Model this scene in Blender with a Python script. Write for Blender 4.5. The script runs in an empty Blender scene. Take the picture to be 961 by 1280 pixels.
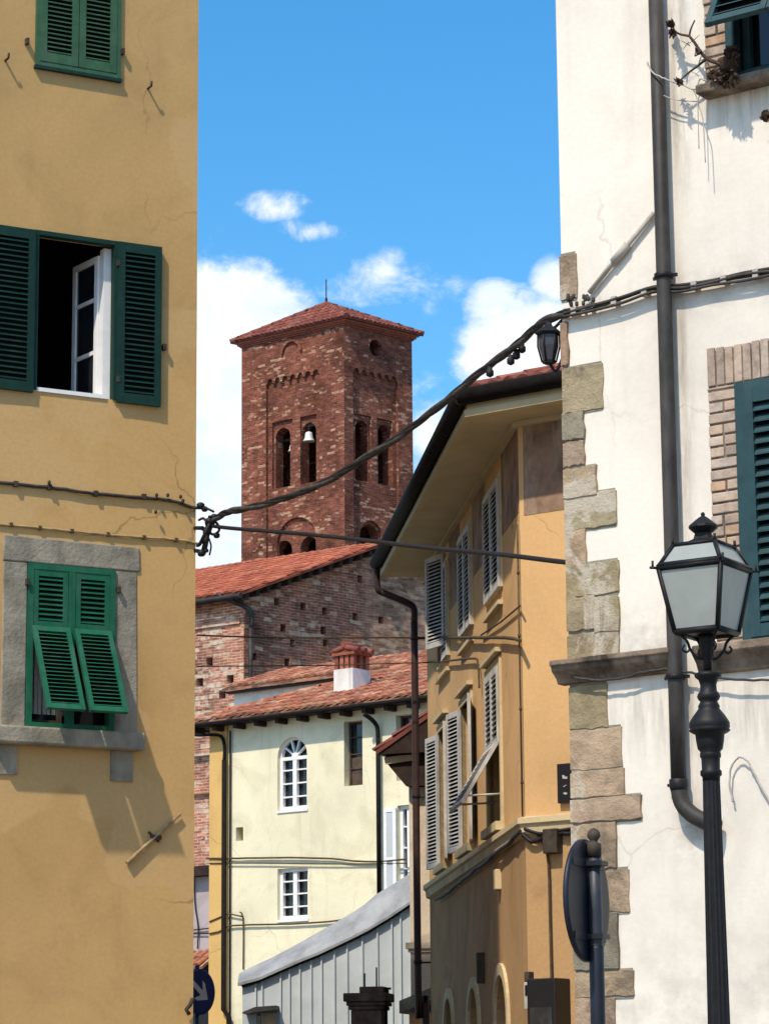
import bpy, bmesh, math, random
from mathutils import Vector, Matrix
random.seed(7)
R = math.radians
SC = bpy.context.scene
COL = SC.collection
# ------------------------------------------------------------------ camera model (photo pixels 961 x 1280)
FPX = 3600.0
PITCH = math.atan(760.0 / FPX)
ROLL = R(-0.48)
CAM = Vector((0, 0, 1.6))
CROT = Matrix.Rotation(math.pi / 2 + PITCH, 3, 'X') @ Matrix.Rotation(ROLL, 3, 'Z')

def ray(px, py):
    return CROT @ Vector(((px - 480.5) / FPX, (640 - py) / FPX, -1.0))

def at_y(px, py, Y):
    r = ray(px, py)
    return CAM + r * (Y / r.y)

UP = Vector((0, 0, 1))

class Frame:
    """right handed-ish local frame: ex along, ey outward, ez up"""
    def __init__(s, O, ex, ey, ez):
        s.O, s.ex, s.ey, s.ez = O.copy(), ex.normalized(), ey.normalized(), ez.normalized()
    def P(s, x, y, z):
        return s.O + s.ex * x + s.ey * y + s.ez * z

class Facade(Frame):
    """vertical wall plane through O (z = 0) running along azimuth az; outward normal faces the viewer"""
    def __init__(s, O, az):
        d = Vector((math.sin(R(az)), math.cos(R(az)), 0))
        n = Vector((d.y, -d.x, 0))
        O = Vector((O.x, O.y, 0))
        if n.dot(CAM - O) < 0:
            n = -n
        Frame.__init__(s, O, d, n, UP)
    def hit(s, px, py, off=0.0):
        r = ray(px, py)
        o = s.O + s.ey * off
        t = (o - CAM).dot(s.ey) / r.dot(s.ey)
        p = CAM + r * t
        return (p - o).dot(s.ex), p.z
    def at(s, px, py, off=0.0):
        u, z = s.hit(px, py, off)
        return s.P(u, off, z)
    def rect(s, xl, xr, yt, yb, off=0.0):
        ym, xm = (yt + yb) / 2, (xl + xr) / 2
        a, b = s.hit(xl, ym, off)[0], s.hit(xr, ym, off)[0]
        z1, z0 = s.hit(xm, yt, off)[1], s.hit(xm, yb, off)[1]
        return min(a, b), max(a, b), min(z0, z1), max(z0, z1)

# ------------------------------------------------------------------ mesh builder
WORLD = {}          # object name -> world origin of the thing it belongs to

class MB:
    def __init__(s):
        s.v, s.f, s.sm = [], [], []
        s.cur, s.mi = 0, []
    def add(s, pts, faces, smooth=False):
        b = len(s.v)
        s.v += [Vector(p) for p in pts]
        for f in faces:
            s.f.append([b + i for i in f])
            s.sm.append(smooth); s.mi.append(s.cur)
        return s
    def poly(s, pts):
        return s.add(pts, [list(range(len(pts)))])
    def box(s, F, x0, x1, y0, y1, z0, z1):
        p = [F.P(x, y, z) for z in (z0, z1) for y in (y0, y1) for x in (x0, x1)]
        return s.add(p, [(0, 2, 3, 1), (4, 5, 7, 6), (0, 1, 5, 4), (2, 6, 7, 3), (0, 4, 6, 2), (1, 3, 7, 5)])
    def prism(s, F, poly, y0, y1):
        """poly in (x, z), extruded along y"""
        n = len(poly)
        p = [F.P(x, y0, z) for x, z in poly] + [F.P(x, y1, z) for x, z in poly]
        fs = [list(range(n)), list(range(2 * n - 1, n - 1, -1))]
        fs += [(i, (i + 1) % n, n + (i + 1) % n, n + i) for i in range(n)]
        return s.add(p, fs)
    def xprism(s, F, poly, x0, x1):
        """poly in (y, z), extruded along x"""
        n = len(poly)
        p = [F.P(x0, y, z) for y, z in poly] + [F.P(x1, y, z) for y, z in poly]
        fs = [list(range(n)), list(range(2 * n - 1, n - 1, -1))]
        fs += [(i, (i + 1) % n, n + (i + 1) % n, n + i) for i in range(n)]
        return s.add(p, fs)
    def zprism(s, plan, z0, z1):
        n = len(plan)
        p = [Vector((a, b, z0)) for a, b in plan] + [Vector((a, b, z1)) for a, b in plan]
        fs = [list(range(n)), list(range(2 * n - 1, n - 1, -1))]
        fs += [(i, (i + 1) % n, n + (i + 1) % n, n + i) for i in range(n)]
        return s.add(p, fs)
    def tube(s, pts, r, seg=8):
        pts = [Vector(p) for p in pts]
        rs = r if isinstance(r, (list, tuple)) else [r] * len(pts)
        prev = None
        V, Fc = [], []
        for i, p in enumerate(pts):
            t = (pts[min(i + 1, len(pts) - 1)] - pts[max(i - 1, 0)]).normalized()
            if prev is None:
                a = Vector((0, 0, 1)) if abs(t.z) < .9 else Vector((1, 0, 0))
                a = (a - t * a.dot(t)).normalized()
            else:
                a = (prev - t * prev.dot(t)).normalized()
            prev = a
            b = t.cross(a)
            for k in range(seg):
                an = 2 * math.pi * k / seg
                V.append(p + (a * math.cos(an) + b * math.sin(an)) * rs[i])
        n = len(pts)
        for i in range(n - 1):
            for k in range(seg):
                k2 = (k + 1) % seg
                Fc.append((i * seg + k, i * seg + k2, (i + 1) * seg + k2, (i + 1) * seg + k))
        b0 = len(s.v)
        s.add(V, Fc, True)
        s.add([], [])
        s.f.append([b0 + k for k in range(seg - 1, -1, -1)]); s.sm.append(False); s.mi.append(s.cur)
        s.f.append([b0 + (n - 1) * seg + k for k in range(seg)]); s.sm.append(False); s.mi.append(s.cur)
        return s
    def lathe(s, c, prof, seg=24, axis=UP, flute=None, smooth=True):
        """prof: list of (radius, height) from c along axis"""
        c = Vector(c); axis = axis.normalized()
        a = Vector((1, 0, 0)) if abs(axis.x) < .9 else Vector((0, 1, 0))
        a = (a - axis * a.dot(axis)).normalized(); b = axis.cross(a)
        V, Fc = [], []
        for i, (r, h) in enumerate(prof):
            for k in range(seg):
                an = 2 * math.pi * k / seg
                rr = r * (flute if (flute and k % 2) else 1.0)
                V.append(c + axis * h + (a * math.cos(an) + b * math.sin(an)) * max(rr, 1e-4))
        for i in range(len(prof) - 1):
            for k in range(seg):
                k2 = (k + 1) % seg
                Fc.append((i * seg + k, i * seg + k2, (i + 1) * seg + k2, (i + 1) * seg + k))
        s.add(V, Fc, smooth)
        b0 = len(s.v) - len(V)
        s.f.append([b0 + k for k in range(seg - 1, -1, -1)]); s.sm.append(False); s.mi.append(s.cur)
        s.f.append([b0 + (len(prof) - 1) * seg + k for k in range(seg)]); s.sm.append(False); s.mi.append(s.cur)
        return s
    def wall(s, F, outer, holes=(), off=0.0, depth=0.0):
        """flat face in the frame's x-z plane at offset off with polygonal holes; holes get reveals going in by depth"""
        bm = bmesh.new()
        es = []
        for loop in [outer] + list(holes):
            vs = [bm.verts.new((x, z, 0)) for x, z in loop]
            es += [bm.edges.new((vs[i], vs[(i + 1) % len(vs)])) for i in range(len(vs))]
        bmesh.ops.triangle_fill(bm, use_beauty=True, use_dissolve=False, edges=es, normal=(0, 0, 1))
        bm.verts.index_update()
        pts = [F.P(v.co.x, off, v.co.y) for v in bm.verts]
        s.add(pts, [[v.index for v in f.verts] for f in bm.faces])
        bm.free()
        if depth:
            for h in holes:
                n = len(h)
                p = [F.P(x, off, z) for x, z in h] + [F.P(x, off - depth, z) for x, z in h]
                s.add(p, [(i, (i + 1) % n, n + (i + 1) % n, n + i) for i in range(n)])
        return s
    def build_each(s, name, mat, parent, bevel=0.0):
        par = list(range(len(s.v)))
        def find(i):
            while par[i] != i:
                par[i] = par[par[i]]; i = par[i]
            return i
        for f in s.f:
            for k in f[1:]: par[find(k)] = find(f[0])
        groups = {}
        for i, f in enumerate(s.f): groups.setdefault(find(f[0]), []).append(i)
        out = []
        for ids in groups.values():
            m = MB(); mp = {}
            for i in ids:
                for k in s.f[i]:
                    if k not in mp: mp[k] = len(m.v); m.v.append(s.v[k])
                m.f.append([mp[k] for k in s.f[i]]); m.sm.append(s.sm[i]); m.mi.append(s.mi[i])
            out.append(m.build(name, mat, parent, bevel))
        return out
    def build(s, name, mat, parent=None, bevel=0.0, recalc=True, label=None):
        me = bpy.data.meshes.new(name)
        if parent is None:
            lo = Vector((sum(v.x for v in s.v) / len(s.v), sum(v.y for v in s.v) / len(s.v), min(v.z for v in s.v)))
        else:
            lo = WORLD[parent.name]
        me.from_pydata([v - lo for v in s.v], [], s.f)
        bm = bmesh.new(); bm.from_mesh(me)
        if recalc:
            bmesh.ops.recalc_face_normals(bm, faces=bm.faces)
        bm.normal_update()
        uvl = bm.loops.layers.uv.new('uv')
        for f, sm, mi in zip(bm.faces, s.sm, s.mi):
            f.smooth = sm; f.material_index = mi
            n = f.normal
            if abs(n.z) > .995:
                t, q = Vector((1, 0, 0)), Vector((0, 1, 0))
            else:
                # orient deterministically so that both sides of a wall agree
                nn = n if (n.y < 0 or (abs(n.y) < 1e-6 and n.x < 0)) else -n
                t = UP.cross(nn).normalized(); q = nn.cross(t)
                if q.z < 0: q = -q
            for l in f.loops:
                w = l.vert.co + lo
                l[uvl].uv = (w.dot(t), w.dot(q))
        bm.to_mesh(me); bm.free()
        for q_ in (mat if isinstance(mat, (list, tuple)) else [mat]): me.materials.append(q_)
        o = bpy.data.objects.new(name, me)
        COL.objects.link(o)
        WORLD[o.name] = lo
        if parent is None:
            o.location = lo
        else:
            o.parent = parent
        if bevel:
            m = o.modifiers.new('bevel', 'BEVEL'); m.width = bevel; m.segments = 2; m.limit_method = 'ANGLE'
        if label: o['label'] = label
        return o

def tag(o, label, cat, group=None):
    o['label'] = label; o['category'] = cat
    if group: o['group'] = group
    elif o.name.startswith('wall_cable'): o['group'] = 'cables fixed along the house walls'
    elif o.name.startswith('overhead_cable'): o['group'] = 'cables strung across the street'
    elif o.name.startswith('loose_wire'): o['group'] = 'loose wires on the white house'
    elif o.name.startswith('bell') and cat == 'bell': o['group'] = 'bells in the tower'
    return o

def thing(name, loc, label, cat, group=None):
    o = bpy.data.objects.new(name, None); o.empty_display_size = .3
    COL.objects.link(o); o.location = loc
    WORLD[o.name] = Vector(loc)
    return tag(o, label, cat, group)

def copy_tree(o, delta, parent=None):
    c = o.copy(); COL.objects.link(c)
    if parent is None:
        c.location = o.location + delta
    else:
        c.parent = parent
    WORLD[c.name] = WORLD[o.name] + delta
    for ch in list(o.children):
        copy_tree(ch, delta, c)
    return c

# ------------------------------------------------------------------ materials
def lin(h):
    c = [int(h[i:i + 2], 16) / 255 for i in (0, 2, 4)]
    return tuple(x / 12.92 if x <= .04045 else ((x + .055) / 1.055) ** 2.4 for x in c) + (1.0,)

def newmat(name):
    m = bpy.data.materials.new(name); m.use_nodes = True
    nt = m.node_tree
    return m, nt, nt.nodes['Principled BSDF']

def N(nt, typ, **kw):
    n = nt.nodes.new(typ)
    for k, v in kw.items():
        if k.startswith('i_'):
            key = k[2:].replace('_', ' ')
            n.inputs[int(key) if key.isdigit() else key].default_value = v
        else:
            setattr(n, k, v)
    return n

def ramp(nt, src, stops):
    r = nt.nodes.new('ShaderNodeValToRGB')
    e = r.color_ramp.elements
    while len(e) < len(stops): e.new(.5)
    for i, (p, c) in enumerate(stops):
        e[i].position = p
        e[i].color = c if len(c) == 4 else tuple(c) + (1,)
    nt.links.new(src, r.inputs[0])
    return r

def g(v): return (v, v, v, 1)

def mix(nt, a, b, fac, mode='MIX'):
    m = nt.nodes.new('ShaderNodeMix'); m.data_type = 'RGBA'; m.blend_type = mode
    for sock, val in ((m.inputs[0], fac), (m.inputs[6], a), (m.inputs[7], b)):
        if hasattr(val, 'links') or hasattr(val, 'is_linked'):
            nt.links.new(val, sock)
        else:
            sock.default_value = val
    return m.outputs[2]

def noise(nt, vec, scale, detail=4, rough=.55, dist=0):
    n = nt.nodes.new('ShaderNodeTexNoise')
    n.inputs['Scale'].default_value = scale; n.inputs['Detail'].default_value = detail
    n.inputs['Roughness'].default_value = rough; n.inputs['Distortion'].default_value = dist
    nt.links.new(vec, n.inputs['Vector'])
    return n.outputs['Fac']

def mapping(nt, vec, scale=(1, 1, 1), loc=(0, 0, 0), rot=(0, 0, 0)):
    n = nt.nodes.new('ShaderNodeMapping')
    n.inputs['Scale'].default_value = scale; n.inputs['Location'].default_value = loc; n.inputs['Rotation'].default_value = rot
    nt.links.new(vec, n.inputs['Vector'])
    return n.outputs[0]

def bump(nt, p, h, strength, dist):
    b = nt.nodes.new('ShaderNodeBump')
    b.inputs['Strength'].default_value = strength; b.inputs['Distance'].default_value = dist
    nt.links.new(h, b.inputs['Height']); nt.links.new(b.outputs[0], p.inputs['Normal'])

def plain(name, col, rough=.6, metal=0.0, var=.25, scale=6.0, spec=.4, bmp=0.0, dirt=None, isl=0.0):
    m, nt, p = newmat(name)
    tc = N(nt, 'ShaderNodeTexCoord').outputs['Object']
    n = noise(nt, tc, scale, 5, .6)
    c = col if len(col) == 4 else tuple(col) + (1,)
    dk = tuple(x * (1 - var) for x in c[:3]) + (1,)
    lt = tuple(min(1, x * (1 + var)) for x in c[:3]) + (1,)
    r = ramp(nt, n, [(.3, dk), (.7, lt)])
    out = r.outputs[0]
    if isl:
        ge = N(nt, 'ShaderNodeNewGeometry')
        out = mix(nt, out, ramp(nt, ge.outputs['Random Per Island'], [(0, g(1 - isl)), (1, g(1 + isl))]).outputs[0], 1.0, 'MULTIPLY')
    if dirt:
        n2 = noise(nt, mapping(nt, tc, (1, 1, .35)), scale * .6, 6, .65)
        f = ramp(nt, n2, [(.52, g(0)), (.68, g(1))])
        out = mix(nt, out, dirt, f.outputs[0])
    nt.links.new(out, p.inputs['Base Color'])
    p.inputs['Roughness'].default_value = rough; p.inputs['Metallic'].default_value = metal
    p.inputs['Specular IOR Level'].default_value = spec
    if bmp: bump(nt, p, noise(nt, tc, scale * 6, 6, .6), .5, bmp)
    return m

def stucco(name, col, stain, amt=.5, big=.5, bmp=.004, streak=.6, fine=.12, patch=None, cracks=.5, marks=()):
    m, nt, p = newmat(name)
    uv = N(nt, 'ShaderNodeTexCoord').outputs['UV']
    c = tuple(col[:3]) + (1,)
    n1 = noise(nt, uv, big, 6, .6, .4)
    a = ramp(nt, n1, [(.3, tuple(x * .84 for x in c[:3]) + (1,)), (.5, c), (.72, tuple(min(1, x * 1.12) for x in c[:3]) + (1,))]).outputs[0]
    # broad irregular weather stains
    n2 = noise(nt, uv, 1.1, 8, .62, .8)
    f2 = ramp(nt, n2, [(.5, g(0)), (.74, g(amt))]).outputs[0]
    a = mix(nt, a, stain, f2)
    # rain streaks
    n3 = noise(nt, mapping(nt, uv, (5.0, .35, 1)), 1.0, 5, .6)
    f3 = ramp(nt, n3, [(.56, g(0)), (.8, g(streak * amt))]).outputs[0]
    a = mix(nt, a, stain, f3)
    if patch:
        n5 = noise(nt, mapping(nt, uv, (1, 1, 1), (13, 4, 0)), .42, 4, .55, .3)
        f5 = ramp(nt, n5, [(.56, g(0)), (.575, g(.55))]).outputs[0]
        a = mix(nt, a, patch, f5)
    # hairline cracks, only here and there
    if cracks:
        nd = N(nt, 'ShaderNodeTexNoise', i_Scale=2.2, i_Detail=5.0); nt.links.new(uv, nd.inputs['Vector'])
        vd = N(nt, 'ShaderNodeVectorMath', operation='MULTIPLY_ADD'); nt.links.new(nd.outputs['Color'], vd.inputs[0]); vd.inputs[1].default_value = (.5, .5, 0); nt.links.new(uv, vd.inputs[2])
        vc = N(nt, 'ShaderNodeTexVoronoi', voronoi_dimensions='2D', feature='DISTANCE_TO_EDGE', i_Scale=.55); nt.links.new(vd.outputs[0], vc.inputs['Vector'])
        ln = ramp(nt, vc.outputs['Distance'], [(.0, g(cracks)), (.0075, g(0))]).outputs[0]
        mk = ramp(nt, noise(nt, mapping(nt, uv, (1, 1, 1), (31, 9, 0)), .45, 2), [(.52, g(0)), (.6, g(1))]).outputs[0]
        mm = N(nt, 'ShaderNodeMath', operation='MULTIPLY'); nt.links.new(ln, mm.inputs[0]); nt.links.new(mk, mm.inputs[1])
        a = mix(nt, a, tuple(x * .45 for x in stain[:3]) + (1,), mm.outputs[0])
    # grime at given places of the wall (u0, u1, z0, z1, amount, streaky)
    sx = N(nt, 'ShaderNodeSeparateXYZ'); nt.links.new(uv, sx.inputs[0])
    for (u0, u1, z0, z1, am, vert) in marks:
        def win(src, lo, hi, soft):
            p1 = N(nt, 'ShaderNodeMapRange', interpolation_type='SMOOTHSTEP'); nt.links.new(src, p1.inputs[0]); p1.inputs[1].default_value = lo - soft; p1.inputs[2].default_value = lo + soft
            p2 = N(nt, 'ShaderNodeMapRange', interpolation_type='SMOOTHSTEP'); nt.links.new(src, p2.inputs[0]); p2.inputs[1].default_value = hi - soft; p2.inputs[2].default_value = hi + soft; p2.inputs[3].default_value = 1; p2.inputs[4].default_value = 0
            q = N(nt, 'ShaderNodeMath', operation='MULTIPLY'); nt.links.new(p1.outputs[0], q.inputs[0]); nt.links.new(p2.outputs[0], q.inputs[1]); return q.outputs[0]
        su, sz = (u1 - u0) * .45, (z1 - z0) * .45
        wq = N(nt, 'ShaderNodeMath', operation='MULTIPLY'); nt.links.new(win(sx.outputs[0], u0, u1, min(su, .25)), wq.inputs[0]); nt.links.new(win(sx.outputs[1], z0, z1, sz), wq.inputs[1])
        nn = noise(nt, mapping(nt, uv, (9, .9, 1) if vert else (3.5, 3.5, 1), (u0, z0, 0)), 1.0, 7, .68)
        fq = ramp(nt, nn, [(.40, g(0)), (.62, g(am))]).outputs[0]
        w2 = N(nt, 'ShaderNodeMath', operation='MULTIPLY'); nt.links.new(wq.outputs[0], w2.inputs[0]); nt.links.new(fq, w2.inputs[1])
        a = mix(nt, a, tuple(x * .42 for x in stain[:3]) + (1,), w2.outputs[0])
    # fine speckle
    n4 = noise(nt, uv, 22, 6, .7)
    f4 = ramp(nt, n4, [(.35, g(1 - fine)), (.65, g(1 + fine))]).outputs[0]
    a = mix(nt, a, f4, 1.0, 'MULTIPLY')
    nt.links.new(a, p.inputs['Base Color'])
    p.inputs['Roughness'].default_value = .92; p.inputs['Specular IOR Level'].default_value = .15
    h = mix(nt, noise(nt, uv, 30, 6, .65), noise(nt, uv, 3, 5, .6), .6)
    bump(nt, p, h, .55, bmp * 2)
    return m

def masonry(name, c1, c2, mortar, light, lightamt=.58, bw=.28, bh=.075, dark=.5, stone=(2.2, 7.0), rubble=None, holes=True, lstr=1.0):
    """old brickwork: running bond with mixed bricks, pale stone blocks let in at random, dark gaps"""
    m, nt, p = newmat(name)
    uv0 = N(nt, 'ShaderNodeTexCoord').outputs['UV']
    # wobble the courses a little
    nz = N(nt, 'ShaderNodeTexNoise', i_Scale=1.7, i_Detail=3.0); nt.links.new(uv0, nz.inputs['Vector'])
    vm = N(nt, 'ShaderNodeVectorMath', operation='MULTIPLY_ADD')
    nt.links.new(nz.outputs['Color'], vm.inputs[0]); vm.inputs[1].default_value = (.06, .06, 0); nt.links.new(uv0, vm.inputs[2])
    uv = vm.outputs[0]
    b = N(nt, 'ShaderNodeTexBrick', i_Scale=1.0)
    b.inputs['Color1'].default_value = c1; b.inputs['Color2'].default_value = c2; b.inputs['Mortar'].default_value = mortar
    b.inputs['Brick Width'].default_value = bw; b.inputs['Row Height'].default_value = bh
    b.inputs['Mortar Size'].default_value = bh * .13; b.inputs['Bias'].default_value = 0
    nt.links.new(uv, b.inputs['Vector'])
    a = b.outputs['Color']
    n1 = noise(nt, uv, .9, 7, .65, .5)
    a = mix(nt, a, ramp(nt, n1, [(.3, g(dark)), (.5, g(1)), (.72, g(1.35))]).outputs[0], 1.0, 'MULTIPLY')
    n7 = noise(nt, mapping(nt, uv0, (1.0, .6, 1), (7, 3, 0)), .42, 6, .62, .6)
    a = mix(nt, a, ramp(nt, n7, [(.30, (.50, .46, .46, 1)), (.48, g(1)), (.70, (1.35, 1.25, 1.15, 1))]).outputs[0], 1.0, 'MULTIPLY')
    n6 = noise(nt, mapping(nt, uv, (3.5, 9, 1)), 1.0, 3, .6)
    a = mix(nt, a, ramp(nt, n6, [(.3, g(.62)), (.7, g(1.4))]).outputs[0], 1.0, 'MULTIPLY')
    # pale stones let into the courses, thicker in some areas than in others
    def pale(a, w_, h_, thr, off, strength):
        b2 = N(nt, 'ShaderNodeTexBrick', i_Scale=1.0)
        b2.inputs['Color1'].default_value = g(0); b2.inputs['Color2'].default_value = g(1); b2.inputs['Mortar'].default_value = g(0)
        b2.inputs['Brick Width'].default_value = w_; b2.inputs['Row Height'].default_value = h_; b2.inputs['Mortar Size'].default_value = h_ * .10; b2.inputs['Mortar Smooth'].default_value = .4
        b2.offset = .37; b2.squash = .7; b2.squash_frequency = 3
        nz2 = N(nt, 'ShaderNodeTexNoise', i_Scale=5.0, i_Detail=4.0); nt.links.new(uv0, nz2.inputs['Vector'])
        v3 = N(nt, 'ShaderNodeVectorMath', operation='MULTIPLY_ADD')
        nt.links.new(nz2.outputs['Color'], v3.inputs[0]); v3.inputs[1].default_value = (.16, .10, 0); nt.links.new(mapping(nt, uv0, (1, 1, 1), off), v3.inputs[2])
        nt.links.new(v3.outputs[0], b2.inputs['Vector'])
        n2 = noise(nt, mapping(nt, uv0, (1, 1, 1), off), .8, 5, .6)
        mm = N(nt, 'ShaderNodeMath', operation='MULTIPLY_ADD'); nt.links.new(n2, mm.inputs[0]); mm.inputs[1].default_value = 1.3; nt.links.new(b2.outputs['Color'], mm.inputs[2])
        mr = N(nt, 'ShaderNodeMapRange'); nt.links.new(mm.outputs[0], mr.inputs[0]); mr.inputs[1].default_value = thr; mr.inputs[2].default_value = thr + .07; mr.inputs[4].default_value = strength
        vcol = ramp(nt, noise(nt, uv, 7, 3), [(.3, tuple(x * .55 for x in light[:3]) + (1,)), (.65, light)]).outputs[0]
        return mix(nt, a, vcol, mr.outputs[0])
    a = pale(a, stone[0], stone[1], lightamt, (3.1, 1.7, 0), lstr)
    a = pale(a, stone[0] * .6, stone[1] * .7, lightamt + .03, (11.4, 7.3, 0), lstr * .7)
    # dark cracks and missing bricks
    n9 = noise(nt, mapping(nt, uv, (2.2, 6.5, 1), (5, 2, 0)), 1.0, 3, .55)
    a = mix(nt, a, tuple(x * .22 for x in c1[:3]) + (1,), ramp(nt, n9, [(.66, g(0)), (.70, g(.75))]).outputs[0])
    if rubble:
        u0, soft, colr = rubble
        sx = N(nt, 'ShaderNodeSeparateXYZ'); nt.links.new(uv0, sx.inputs[0])
        nn = noise(nt, uv, 1.3, 5, .6)
        k = N(nt, 'ShaderNodeMath', operation='MULTIPLY_ADD'); nt.links.new(nn, k.inputs[0]); k.inputs[1].default_value = 2.0; nt.links.new(sx.outputs[0], k.inputs[2])
        k2 = N(nt, 'ShaderNodeMapRange'); nt.links.new(k.outputs[0], k2.inputs[0]); k2.inputs[1].default_value = u0 + 1 - soft; k2.inputs[2].default_value = u0 + 1 + soft
        v2 = N(nt, 'ShaderNodeTexVoronoi', voronoi_dimensions='2D', i_Scale=1.0); nt.links.new(mapping(nt, uv, (4.0, 9.5, 1)), v2.inputs['Vector'])
        s2 = N(nt, 'ShaderNodeSeparateColor'); nt.links.new(v2.outputs['Color'], s2.inputs[0])
        rc = ramp(nt, s2.outputs[0], [(.1, tuple(x * .4 for x in colr[:3]) + (1,)), (.6, colr), (.9, tuple(min(1, x * 1.7) for x in colr[:3]) + (1,))]).outputs[0]
        rc = mix(nt, rc, mortar, ramp(nt, v2.outputs['Distance'], [(.42, g(0)), (.6, g(.8))]).outputs[0])
        k3 = N(nt, 'ShaderNodeMath', operation='MULTIPLY'); nt.links.new(k2.outputs[0], k3.inputs[0]); k3.inputs[1].default_value = .6
        a = mix(nt, a, rc, k3.outputs[0])
    if holes:
        n8 = noise(nt, mapping(nt, uv, (4, 3, 1)), 1.0, 2, .5)
        f8 = ramp(nt, n8, [(.72, g(0)), (.76, g(.8))]).outputs[0]
        a = mix(nt, a, tuple(x * .25 for x in c1[:3]) + (1,), f8)
    nt.links.new(a, p.inputs['Base Color'])
    p.inputs['Roughness'].default_value = .95; p.inputs['Specular IOR Level'].default_value = .1
    h = mix(nt, b.outputs['Fac'], noise(nt, uv, 14, 6, .7), .5)
    inv = N(nt, 'ShaderNodeMath', operation='SUBTRACT', i_0=1.0); nt.links.new(h, inv.inputs[1])
    bump(nt, p, inv.outputs[0], .7, .03)
    return m

def island(name, cols, rough=.9, spots=None, bmp=.008, nscale=9.0, patchy=.0, patchcol=None):
    """colour chosen per separate piece (tile, stone, brick) plus weathering"""
    m, nt, p = newmat(name)
    tc = N(nt, 'ShaderNodeTexCoord').outputs['Object']
    ge = N(nt, 'ShaderNodeNewGeometry')
    st = [((i + .5) / len(cols), c) for i, c in enumerate(cols)]
    a = ramp(nt, ge.outputs['Random Per Island'], st).outputs[0]
    n1 = noise(nt, tc, nscale, 7, .65, .4)
    a = mix(nt, a, ramp(nt, n1, [(.28, g(.55)), (.5, g(1)), (.75, g(1.35))]).outputs[0], 1.0, 'MULTIPLY')
    if spots:
        n2 = noise(nt, tc, nscale * .45, 7, .7, .6)
        a = mix(nt, a, spots, ramp(nt, n2, [(.56, g(0)), (.66, g(.75))]).outputs[0])
    if patchcol:
        n3 = noise(nt, tc, nscale * .3, 6, .6, .8)
        a = mix(nt, a, patchcol, ramp(nt, n3, [(.6 - patchy, g(0)), (.63 - patchy, g(.85))]).outputs[0])
    nt.links.new(a, p.inputs['Base Color'])
    p.inputs['Roughness'].default_value = rough; p.inputs['Specular IOR Level'].default_value = .15
    bump(nt, p, noise(nt, tc, nscale * 3, 7, .7), .7, bmp)
    return m

def glass_dark(name, col=(.012, .014, .017), rough=.06):
    m, nt, p = newmat(name)
    tc = N(nt, 'ShaderNodeTexCoord').outputs['Object']
    n = noise(nt, tc, 3, 3)
    nt.links.new(ramp(nt, n, [(.3, tuple(x * .6 for x in col) + (1,)), (.7, tuple(x * 1.6 for x in col) + (1,))]).outputs[0], p.inputs['Base Color'])
    p.inputs['Roughness'].default_value = rough; p.inputs['Specular IOR Level'].default_value = .5
    bump(nt, p, noise(nt, tc, 2.5, 2), .12, .02)
    return m

def frosted(name, col):
    m, nt, p = newmat(name)
    out = nt.nodes['Material Output']
    tc = N(nt, 'ShaderNodeTexCoord').outputs['Object']
    n = noise(nt, tc, 5, 5, .6)
    c = ramp(nt, n, [(.25, tuple(x * .75 for x in col) + (1,)), (.75, tuple(col) + (1,))]).outputs[0]
    nt.links.new(c, p.inputs['Base Color']); p.inputs['Roughness'].default_value = .22; p.inputs['Specular IOR Level'].default_value = .5
    tr = N(nt, 'ShaderNodeBsdfTranslucent'); nt.links.new(c, tr.inputs[0])
    mx = N(nt, 'ShaderNodeMixShader'); mx.inputs[0].default_value = .45
    nt.links.new(p.outputs[0], mx.inputs[1]); nt.links.new(tr.outputs[0], mx.inputs[2]); nt.links.new(mx.outputs[0], out.inputs[0])
    return m

M = {}
M['ochre'] = stucco('ochre_stucco', (.55, .34, .135), lin('8a6c40'), .30, .3, .003, .45, .05, patch=(.59, .38, .17, 1))
M['peach'] = stucco('peach_stucco', (.66, .41, .19), lin('8a6a40'), .3, .4, .003, .5, .05)
M['brownst'] = stucco('brown_stucco', (.45, .275, .13), lin('6a5233'), .5, .5, .004, .8, .08)
M['trimst'] = stucco('pale_trim_stucco', (.62, .50, .30), lin('7d6b48'), .5, .8, .004, .6, .06)
M['eaveshade'] = plain('eave_shade_paint', (.27, .175, .12), .95, 0, .5, 2.6, .1, .004, (.46, .37, .29, 1))  # tone of the eaves' shadow, put into the wall colour
M['cream'] = stucco('cream_stucco', (.79, .72, .50), lin('a2966e'), .38, .4, .003, .9, .04, cracks=.3)
M['yellowst'] = stucco('yellow_stucco', (.66, .42, .15), lin('9c7a44'), .3, .5, .003, .6, .05)
M['lilac'] = stucco('lilac_stucco', (.42, .36, .36), lin('6d6260'), .4, .6, .003, .6, .05)
M['chalk'] = stucco('chalk_stucco', (.78, .74, .68), lin('8f8678'), .6, .7, .004, .9, .06)
M['palest'] = stucco('pale_pink_stucco', (.68, .56, .43), lin('8c7355'), .7, .9, .006, .9, .08)
M['peachlow'] = stucco('low_peach_stucco', (.62, .36, .17), lin('7d5a38'), .4, .6, .003, .6, .06)
M['soffit'] = plain('cream_soffit', (.55, .465, .28), .85, 0, .1, 2.5, .15)
M['tower'] = masonry('tower_brick', (.205, .068, .042, 1), (.118, .043, .030, 1), (.21, .10, .07, 1), (.60, .37, .24, 1), 1.55, stone=(.38, .11), dark=.5, lstr=.75)
M['churchl'] = masonry('pale_church_brick', (.40, .185, .12, 1), (.25, .10, .07, 1), (.46, .32, .24, 1), (.72, .58, .44, 1), 1.42, stone=(.45, .14), dark=.55, lstr=.8)
M['tile'] = island('clay_tile', [(.31, .105, .06, 1), (.40, .155, .085, 1), (.22, .08, .05, 1), (.50, .25, .15, 1), (.34, .115, .062, 1), (.28, .135, .085, 1)], .9, (.46, .33, .24, 1), .006, 4.0)
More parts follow.
